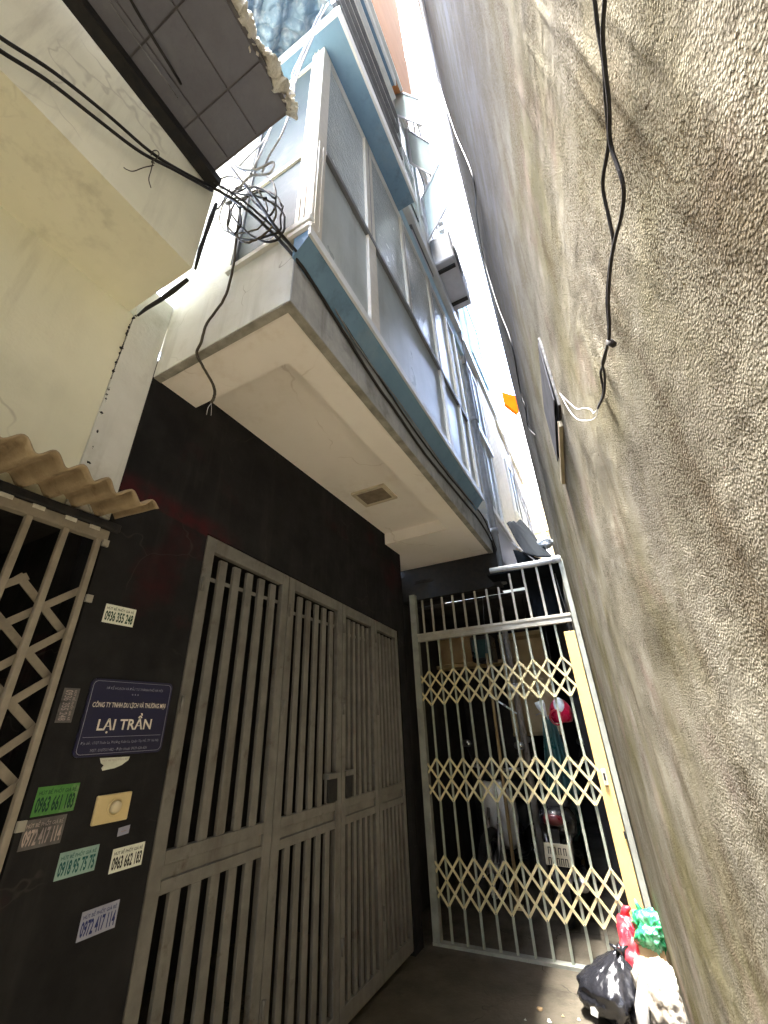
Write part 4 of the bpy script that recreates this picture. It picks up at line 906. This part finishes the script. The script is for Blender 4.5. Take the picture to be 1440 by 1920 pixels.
# ================================================================== rubbish against the right wall
bb = thing('black_bin_bag', 'knotted shiny black bin bag lying on the alley floor', 'bin bag', (-0.44, 3.42, 0))
link('film', bag_mesh('film', (-0.430, 3.40, .105), .165, .15, .120, 61, .16, 5, neck=(.075, .03, .165, 1.4), floor=.0, fine=.05), 'bag_black', bb)
kn = MB(); c0 = Vector((-0.353, 3.43, .262))
for a in (0.3, 1.6, 3.0, 4.4): kn.tube([c0+Vector((0, 0, -.03)), c0+Vector((.02*math.cos(a), .02*math.sin(a), .01)), c0+Vector((.05*math.cos(a), .05*math.sin(a), .02))], [.02, .014, .004], 6)
kn.build('knot', 'bag_black', bb)
MB().add([(-0.545, 3.258, .05), (-0.515, 3.250, .045), (-0.505, 3.252, .065), (-0.520, 3.258, .08), (-0.543, 3.262, .075)], [(0, 1, 2, 3, 4)]).prism([(-0.545, 3.256, .05), (-0.512, 3.249, .045), (-0.505, 3.251, .065), (-0.520, 3.257, .08), (-0.543, 3.262, .075)], (0, .006, 0)).build('paper_tag', 'rag_grey', bb)
rb = thing('red_bag', 'crumpled red plastic bag wedged between the black bag and the green bag', 'plastic bag', (-0.28, 3.62, 0))
link('film', bag_mesh('film', (-0.275, 3.60, .17), .115, .11, .19, 71, .26, 5, neck=(-.03, .03, .19, 2.6), floor=.0, fine=.07), 'bag_red', rb)
MB().tube([(-0.30, 3.65, .35), (-0.29, 3.65, .385), (-0.26, 3.64, .395)], [.03, .02, .008], 7).build('handle', 'bag_red', rb)
wsk = thing('white_sack', 'dirty white plastic sack slumped against the rendered wall', 'sack', (-0.16, 3.35, 0))
link('film', bag_mesh('film', (-0.185, 3.33, .12), .125, .16, .17, 81, .17, 5, floor=.0, xlim=.012, fine=.06), 'bag_white', wsk)
MB().tube([(-0.245, 3.27, .22), (-0.285, 3.21, .13), (-0.30, 3.18, .005)], [.028, .034, .03], 8).build('loose_flap', 'rag_grey', wsk)
pb = thing('cardboard_scrap', 'folded piece of brown cardboard between the green bag and the white sack', 'cardboard', (-0.2, 3.46, .2))
MB().prism([(-0.255, 3.45, .155), (-0.13, 3.46, .165), (-0.13, 3.50, .285), (-0.255, 3.49, .275)], (0, .05, -.02)).build('sheet', 'carton', pb)
MB().prism([(-0.255, 3.444, .15), (-0.22, 3.444, .15), (-0.22, 3.452, .175), (-0.255, 3.452, .175)], (0, -.004, 0)).build('tape', 'bell', pb)
gbg = thing('green_bag', 'bright green plastic bag on top of the rubbish against the rendered wall', 'plastic bag', (-0.16, 3.55, .25))
link('film', bag_mesh('film', (-0.168, 3.54, .325), .092, .09, .092, 91, .22, 5, xlim=.006, fine=.09), 'bag_green', gbg)
MB().tube([(-0.195, 3.57, .385), (-0.215, 3.575, .43), (-0.222, 3.58, .455)], [.022, .012, .005], 6).build('handle', 'bag_green', gbg)
bsk = thing('grey_rag', 'dark grey rag lying under the white sack', 'rag', (-0.17, 3.15, 0))
link('cloth', bag_mesh('cloth', (-0.17, 3.14, .03), .10, .08, .05, 95, .2, 4, floor=0.0, xlim=.01), 'tarp_black', bsk)
for i, (px, py, r_) in enumerate(((1012, 1893, .018), (1030, 1915, .012), (1055, 1905, .008), (985, 1912, .007), (1085, 1912, .010), (1070, 1880, .006))):
    p = at_z(px, py, .004)
    l_ = link('litter', bag_mesh('litter', p+Vector((0, 0, .004)), r_, r_*.8, r_*.4, 100+i, .3, 2, floor=.001), ('carton', 'paper_white', 'wood', 'paper_white', 'paper_pale', 'ground')[i])
    tag(l_, 'tiny crumpled litter scrap on the alley floor near the black bin bag', 'litter', 'litter scraps on the floor')

# ================================================================== buildings beyond, stacked along the left
def window(parent, x, y0, y1, z0, z1, glass='side_glass', frame='alu_white', fw_=.05, mid=True):
    f = MB(); f.box(x-.02, x+.03, y0, y0+fw_, z0, z1); f.box(x-.02, x+.03, y1-fw_, y1, z0, z1); f.box(x-.02, x+.03, y0+fw_, y1-fw_, z1-fw_, z1); f.box(x-.02, x+.03, y0+fw_, y1-fw_, z0, z0+fw_)
    if mid: f.box(x-.02, x+.025, (y0+y1)/2-fw_*.4, (y0+y1)/2+fw_*.4, z0+fw_, z1-fw_)
    w = f.build('window', frame, parent)
    BX('pane', glass, w, x+.002, x+.010, y0+fw_, y1-fw_, z0+fw_, z1-fw_)
    return w
# B: house with casements opened over the alley
hB = thing('casement_house', 'pale house whose green glass casements stand open over the alley', 'house', (-2, 3.2, 0))
BX('wall', 'offwhite', hB, -2.2, -0.80, 2.12, 4.26, 6.0, 16.4)
BX('floor_band', 'lightblue', hB, -0.80, -0.755, 2.12, 4.26, 6.02, 6.22); BX('floor_band', 'offwhite', hB, -0.80, -0.755, 2.12, 4.26, 9.9, 10.1); BX('floor_band', 'offwhite', hB, -0.80, -0.755, 3.02, 4.26, 13.2, 13.4)
for (y0, y1, z0, z1) in ((2.2, 3.0, 6.95, 8.35), (3.15, 4.15, 7.7, 9.7), (2.2, 3.0, 8.45, 9.7), (3.1, 4.15, 10.4, 12.6)): window(hB, -0.80, y0, y1, z0, z1, 'green_glass')
def casement(hinge, tip, h, glass='green_glass'):
    a = Vector(hinge); b = Vector(tip); d = (b-a); nrm = d.cross(Vector((0, 0, 1))).normalized()*.015
    s_ = MB()
    def q(u0, u1, z0, z1): s_.prism([a+d*u0+Vector((0, 0, z0)), a+d*u1+Vector((0, 0, z0)), a+d*u1+Vector((0, 0, z1)), a+d*u0+Vector((0, 0, z1))], nrm)
    q(0, 1, 0, .05); q(0, 1, h-.05, h); q(0, .09, .05, h-.05); q(.91, 1, .05, h-.05)
    o = s_.build('casement', 'ac', hB)
    MB().prism([a+d*.09+Vector((0, 0, .05)), a+d*.91+Vector((0, 0, .05)), a+d*.91+Vector((0, 0, h-.05)), a+d*.09+Vector((0, 0, h-.05))], nrm*.4).build('pane', glass, o)
    return o
casement(at_x(736, 216, -0.76), at_z(798, 240, at_x(736, 216, -0.76).z), .9)
casement(at_x(768, 308, -0.76), at_z(821, 337, at_x(768, 308, -0.76).z), 1.1)
casement(at_x(803, 455, -0.76), at_z(846, 376, at_x(803, 455, -0.76).z), 1.1)
BX('box_gutter', 'alu_white', hB, -0.80, -0.72, 2.15, 4.2, 6.45, 6.62)
cc = MB()
for k in range(5):
    y = 2.2+R.uniform(0, .3); cc.tube(smooth_path([(-0.70, y, 6.62), (-0.69, y+.06, 6.52), (-0.70, y+.15, 6.6), (-0.71, y+.1, 6.7), (-0.70, y, 6.62)], 5), .006, 5)
cc.build('wire_tangle', 'cable', hB)
ac = thing('air_conditioner', 'grey outdoor air conditioner bracketed to the casement house wall', 'air conditioner', (-0.68, 3.8, 6.9))
MB().box(-0.79, -0.50, 3.40, 4.22, 6.92, 7.50).build('casing', 'ac', ac, bev=.015)
rg = MB()
for rr in (.06, .11, .16, .21): rg.tube([Vector((-0.495, 3.68+rr*math.cos(a), 7.21+rr*math.sin(a))) for a in np.linspace(0, 2*math.pi, 25)], .006, 5, False)
rg.build('fan_grille', 'rail_dark', ac)
BX('bracket', 'black_iron', ac, -0.80, -0.52, 3.5, 3.54, 6.88, 6.919); BX('bracket', 'black_iron', ac, -0.80, -0.52, 4.05, 4.09, 6.88, 6.919)
MB().tube(smooth_path([(-0.74, 4.23, 7.1), (-0.74, 4.27, 6.9), (-0.77, 4.26, 6.5), (-0.78, 4.25, 5.9)], 5), .022, 8).build('refrigerant_pipe', 'cable_white', ac)
# second unit further in the bay corner
a2 = thing('metal_box', 'dark grey metal box behind the mullions of the glazed bay roof', 'metal box', (-0.9, 2.9, 6.0))
MB().box(-1.1, -0.765, 2.55, 3.2, 6.002, 6.4).build('casing', 'ac', a2, bev=.02); BX('lid', 'rail_dark', a2, -1.11, -0.76, 2.54, 3.21, 6.402, 6.44)
# C: white louvred house with pale base
hC = thing('louvred_house', 'house with cream louvred shutters and white windows over a pale base panel', 'house', (-2, 5.3, 0))
BX('base_panel', 'pale_panel', hC, -1.6, -0.79, 4.42, 5.62, 3.05, 3.60)
BX('ledge', 'alu_white', hC, -1.6, -0.76, 4.40, 5.70, 3.60, 3.68)
BX('wall', 'offwhite', hC, -2.2, -0.83, 4.42, 6.55, 3.68, 13.4)
window(hC, -0.82, 4.45, 5.15, 3.72, 4.85, 'pattern_glass'); window(hC, -0.82, 4.45, 5.15, 4.98, 6.25, 'side_glass')
lo = MB().box(-0.83, -0.805, 5.2, 6.4, 3.72, 6.5).build('shutter', 'cream_panel', hC)
for k in range(9): BX('slat', 'cream_panel', lo, -0.805, -0.785, 5.22+k*.13, 5.30+k*.13, 3.76, 6.46)
BX('ledge', 'alu_white', hC, -0.83, -0.76, 4.45, 5.2, 4.86, 4.97)
BX('ledge', 'alu_white', hC, -0.83, -0.74, 4.44, 6.5, 6.52, 6.66)
bw = BX('blue_panel', 'lightblue', hC, -0.83, -0.78, 4.44, 6.5, 6.68, 9.4)
window(bw, -0.775, 5.15, 6.2, 7.0, 8.6, 'blue_glass', 'lightblue', .06, False)
for k in range(14): BX('slat', 'alu_white', hC, -0.83, -0.74, 4.5, 6.4, 9.6+k*.26, 9.70+k*.26)
dp = thing('downpipe', 'dull grey downpipe rising past the end of the glazed bay', 'pipe', (-0.80, 4.33, 2.6))
MB().tube([(-0.79, 4.33, 2.72), (-0.79, 4.33, 4.0), (-0.785, 4.33, 6.5), (-0.78, 4.33, 9)], .038, 12).build('run', 'pipe_dark', dp)
for z in (3.3, 4.9, 6.4): MB().tube([(-0.79, 4.33, z), (-0.79, 4.33, z+.06)], .046, 12).build('socket', 'pipe_dark', dp)
# D: last house of the row
hD = thing('grey_house', 'grey and cream house at the far end of the row', 'house', (-2, 8, 0))
BX('wall', 'offwhite', hD, -2.2, -0.84, 6.6, 9.4, 2.9, 10.2)
for z in (4.4, 6.6, 8.6):
    BX('ledge', 'cream_panel', hD, -0.84, -0.78, 6.6, 9.4, z, z+.12); window(hD, -0.83, 6.9, 7.8, z+.35, z+1.5, 'side_glass'); window(hD, -0.83, 8.2, 9.1, z+.35, z+1.5, 'side_glass')
BX('wall', 'interior', hD, -2.2, -0.84, 8.71, 9.4, 0, 2.9)
# E: tan building closing the view, F: building with orange sheet
hE = thing('tan_house', 'tan walled house closing the end of the alley', 'house', (-1.5, 12.5, 0))
BX('wall', 'tan_wall', hE, -6, 1.5, 12, 15, 0, 7.45); BX('parapet', 'cream_panel', hE, -6, 1.5, 11.95, 12.1, 7.45, 7.62)
BX('ledge', 'cream_panel', hE, -6, 1.5, 11.9, 12.0, 6.35, 6.45); MB().tube([(-0.78, 11.96, 0), (-0.78, 11.96, 7.4)], .05, 8).build('pipe', 'pipe', hE)
hF = thing('orange_sheet_roof', 'bright orange roof sheet catching light far beyond the alley', 'roof sheet', at_y(952, 752, 16))
q = [at_y(*v, 16.0) for v in ((932, 732), (966, 742), (972, 776), (941, 752))]
MB().prism(q, (0, .4, 0)).build('sheet', 'orange_sheet', hF)
MB().tube([q[3], Vector((q[3].x, 16.2, 6)), Vector((q[3].x, 16.2, 0))], .05, 8).build('mast', 'pipe', hF); MB().tube([q[2], Vector((q[2].x, 16.2, 6)), Vector((q[2].x, 16.2, 0))], .05, 8).build('mast', 'pipe', hF)
# blue tarp between the dark panelled slab and the bay
tp = thing('blue_tarp', 'crumpled blue tarpaulin stretched overhead beside the top of the glazed bay', 'tarpaulin', (-1.2, 0.5, 6.1))
n_, m_ = 220, 140; U, V = np.meshgrid(np.linspace(0, 1, n_), np.linspace(0, 1, m_), indexing='ij')
xt = -1.95+U*1.33; yt = 0.10+V*0.755
fold = .030*np.sin((U*9+V*5)*3.1+2.5*vnoise(U, V, .22, .3, 41)) + .045*vnoise(U*1.7+V, V, .16, .22, 42) + .020*vnoise(U, V, .06, .05, 43) + .012*vnoise(U, V, .022, .03, 44) + .055*(1-np.abs(vnoise(U*1.4+V*.8, V*.7-U*.3, .11, .30, 45)))**3 + .03*(1-np.abs(vnoise(U-V*.6, V+U*.4, .07, .16, 46)))**4
zt_ = 6.22 - .22*np.sin(np.pi*V)*np.sin(np.pi*np.clip(U*1.1, 0, 1)) + fold
grid_mesh('sheet', np.stack([xt, yt, zt_], -1), 'tarp_blue', tp).modifiers.new('t', 'SOLIDIFY').thickness = .002
for x in (-1.2, -0.66): MB().tube([(x, .08, 6.2), (x, .86, 6.28)], .010, 6).build('support_wire', 'cable_grey', tp)

# ================================================================== cables
def ctag(o, label, group=None): return tag(o, label, 'cable', group)
XC = -1.235
for k, (pts, lab) in enumerate(((((-60, 22), (0, 70), (100, 135), (200, 214), (280, 283), (335, 318), (400, 352)), 'upper of two black cables strung across the cream overhang'),
                               (((-60, 48), (0, 95), (90, 152), (180, 222), (262, 284), (330, 320), (398, 358)), 'lower of two black cables strung across the cream overhang'))):
    ctag(cable('black_cable', [at_x(px, py, XC+.01*k) for px, py in pts], .0068, 'cable', seed=k), lab)
kt = thing('cable_knot', 'knotted wire tie with loose ends on the pair of black cables', 'wire tie', at_x(290, 300, XC))
cable('loop', [at_x(*v, XC+.015) for v in ((283, 291), (286, 284), (293, 282), (298, 287), (296, 295), (289, 299), (284, 304), (290, 306))], .0022, 'cable_brown', kt)
cable('tail', [at_x(*v, XC+.02) for v in ((288, 300), (283, 320), (279, 336), (283, 352))], .0020, 'cable_brown', kt)
cable('tail', [at_x(*v, XC+.02) for v in ((288, 310), (270, 314), (250, 321), (238, 318), (232, 314))], .0020, 'cable_brown', kt)
# main pair along the balcony edge
XB = -0.815
run = [(400, 352), (440, 372), (480, 405), (520, 446), (548, 480)]
pre = [at_x(400, 352, XC), at_y(440, 376, .70), at_y(480, 408, .74), at_y(522, 448, .80)]
tail1 = [at_x(*v, XB) for v in ((560, 492), (600, 552), (650, 632), (700, 712), (745, 776), (790, 842), (830, 892), (870, 940), (900, 978))]
tail2 = [at_x(*v, XB) for v in ((572, 496), (612, 556), (662, 634), (710, 706), (760, 782), (800, 838), (842, 893), (880, 938), (905, 968))]
end1 = [Vector((-0.80, 4.20, 3.12)), Vector((-0.83, 4.28, 3.02)), Vector((-1.1, 4.30, 2.93)), Vector((-1.4, 4.3, 2.90)), Vector((-1.75, 4.2, 2.86))]
ctag(cable('black_cable', pre+tail1+end1, .0085, 'cable', seed=4, wob=.001), 'thick black cable sagging along the balcony fascia')
ctag(cable('black_cable', [p+Vector((.012, -.01, .02)) for p in pre]+tail2+[e+Vector((.01, .01, .03)) for e in end1], .0062, 'cable', seed=5, wob=.001), 'thinner black cable just above the thick one along the balcony fascia')
ctag(cable('grey_cable', [at_x(*v, XB+.004) for v in ((568, 470), (640, 600), (700, 690), (760, 770), (830, 872), (895, 955))], .0045, 'cable_grey', seed=6, wob=.001), 'slim grey cable under the blue sill of the glazed bay')
# coil of spare cable
cl = thing('cable_coil', 'untidy coil of spare black cable hanging before the bay end', 'cable coil', at_y(470, 410, .74))
R = random.Random(12)
for k in range(4):
    cx, cy = 468+R.uniform(-18, 20), 404+R.uniform(-20, 14); ax, ay = 46+R.uniform(-14, 10), 56+R.uniform(-18, 12); ro = math.radians(-35+R.uniform(-14, 14)); yy = .70+R.uniform(0, .08)
    pts = []
    for a in np.linspace(0, 2*math.pi, 13):
        jr = 1+R.uniform(-.16, .16); u, v = ax*math.cos(a)*jr, ay*math.sin(a)*jr; pts.append(at_y(cx+u*math.cos(ro)-v*math.sin(ro), cy+u*math.sin(ro)+v*math.cos(ro), yy))
    cable('loop', pts, R.choice((.003, .004, .005)), 'cable' if k % 3 else 'cable_brown', cl, n=4, wob=.002, seed=k)
for k, pts in enumerate((((418, 352), (440, 362), (470, 366), (500, 372)), ((420, 366), (445, 385), (452, 420), (438, 440)), ((405, 340), (430, 330), (462, 345), (470, 372), (500, 400)), ((430, 355), (420, 375), (408, 392), (402, 386)), ((500, 330), (515, 350), (516, 385), (505, 405)))):
    cable('loop', [at_y(*v, .71+.01*k) for v in pts], .005, 'cable', cl, n=5, wob=.002, seed=20+k)
jb = MB()
for px, py in ((414, 352), (436, 360), (455, 372), (428, 380), (446, 352)):
    p = at_y(px, py, .705); jb.tube([p+Vector((-.018, 0, .006)), p+Vector((.02, .005, -.006))], .009, 6)
jb.build('connector', 'cable_grey', cl)
# white lines rising to the storey above
for k, (pts, lab) in enumerate(((((432, 322), (436, 302), (460, 262), (500, 215), (535, 186), (556, 140), (585, 60), (606, 10)), 'outermost of the white wires looping up beside the bay corner'),
                               (((448, 312), (470, 288), (496, 262), (512, 232), (540, 180), (560, 120), (590, 55), (615, 8)), 'second white wire looping up beside the bay corner'),
                               (((462, 340), (478, 310), (500, 262), (524, 200), (548, 168), (566, 120), (600, 40)), 'straight white wire rising beside the bay corner'),
                               (((492, 322), (506, 290), (528, 252), (545, 205), (552, 165), (548, 140), (566, 100), (596, 30)), 'innermost white wire curving up beside the bay post'),
                               (((430, 300), (450, 316), (480, 318), (512, 304), (505, 325), (470, 330), (448, 352)), 'white wire bent in a flat loop over the black coil'))):
    ctag(cable('white_wire', [at_y(*v, .69-.012*k) for v in pts], .0050, 'cable_white', seed=k), lab)
ctag(cable('grey_cable', [at_z(*v, 4.045) for v in ((190, -40), (205, 2), (270, 95), (332, 182))]+[at_y(*v, .66) for v in ((365, 235), (395, 275), (432, 308), (480, 330))], .0032, 'cable_grey', seed=9), 'thin grey line stapled along the dark panelled slab')
ctag(cable('black_cable', [at_z(*v, 4.03) for v in ((225, -40), (262, 30), (335, 150))]+[at_y(*v, .67) for v in ((400, 262), (440, 322), (480, 372), (520, 430))]+[at_x(560, 476, XB)], .0065, 'cable', seed=10), 'black cable dropping from the dark panelled slab to the balcony corner')
# cable hanging in front of the balcony end
hc = [at_y(452, 380, .75), at_y(444, 440, .80), at_y(436, 505, .83), at_y(420, 560, .838), at_y(388, 606, .838), at_y(378, 640, .838), at_y(369, 662, .838)]
hc += [at_y(382, 690, .86), at_y(400, 722, .89), at_y(402, 742, .90), at_y(396, 756, .90)]
hgc = thing('hanging_cable', 'dusty brown cable end dangling over the balcony edge', 'cable', hc[-1])
cable('sheath', hc, .0065, 'cable_brown', hgc, wob=.001, seed=3)
cable('bare_wire', [hc[-1], hc[-1]+Vector((-.015, 0, -.02)), hc[-1]+Vector((-.03, .01, -.045))], .0015, 'cable_white', hgc)
cable('bare_wire', [hc[-1], hc[-1]+Vector((-.005, .01, -.02)), hc[-1]+Vector((-.012, .02, -.05))], .0012, 'cable_white', hgc)
# right wall cables
wc = thing('wall_cable', 'pair of twisted black wires sagging along the rough rendered wall', 'cable', wallpt(.7, 2.1))
w1 = [(1108, -60), (1115, 0), (1122, 60), (1132, 120), (1136, 190), (1141, 268), (1130, 345), (1142, 410), (1150, 455), (1143, 500), (1138, 560), (1141, 612), (1140, 640), (1132, 680), (1126, 700), (1131, 735), (1121, 765)]
w2 = [(1136, -60), (1134, 0), (1130, 60), (1134, 120), (1142, 195), (1145, 270), (1168, 345), (1166, 400), (1152, 455), (1145, 500), (1141, 560), (1143, 612), (1141, 640), (1130, 680), (1134, 705), (1132, 740), (1121, 765)]
cable('wire', [at_wall(*v, .016) for v in w1], .0026, 'cable', wc, seed=1); cable('wire', [at_wall(*v, .020) for v in w2], .0026, 'cable', wc, seed=2)
p = at_wall(1143, 641, .018); MB().tube([p, p+WE*-.012+Vector((0, 0, -.02))], [.007, .006], 6).build('tape', 'cable', wc)
cable('bare_wire', [at_wall(*v, .014) for v in ((1121, 765), (1113, 775), (1108, 768), (1095, 765), (1080, 766), (1062, 750), (1050, 738))], .0010, 'cable_white', wc)
cable('bare_wire', [at_wall(*v, .014) for v in ((1121, 765), (1118, 780), (1105, 788), (1083, 786), (1068, 770), (1050, 738))], .0010, 'cable_white', wc)
ctag(cable('black_cable', [at_wall(*v, .02) for v in ((790, -30), (806, 60), (822, 150), (850, 240), (886, 330), (893, 400), (906, 480), (932, 570), (958, 640), (975, 730), (985, 765), (990, 800), (1003, 816))], .006, 'cable', seed=8), 'single black cable dropping down the far part of the rendered wall')
# lines beyond the gate
for k, (pts, lab) in enumerate(((((955, 855), (975, 930), (1000, 1000), (1012, 1040)), 'thick dark cable sloping past the louvred house'), (((940, 800), (968, 900), (990, 960), (1006, 1020)), 'thin dark cable sloping past the louvred house'))):
    ctag(cable('black_cable', [at_y(*v, 6.6) for v in pts], .018-.006*k, 'cable_grey', seed=k), lab)
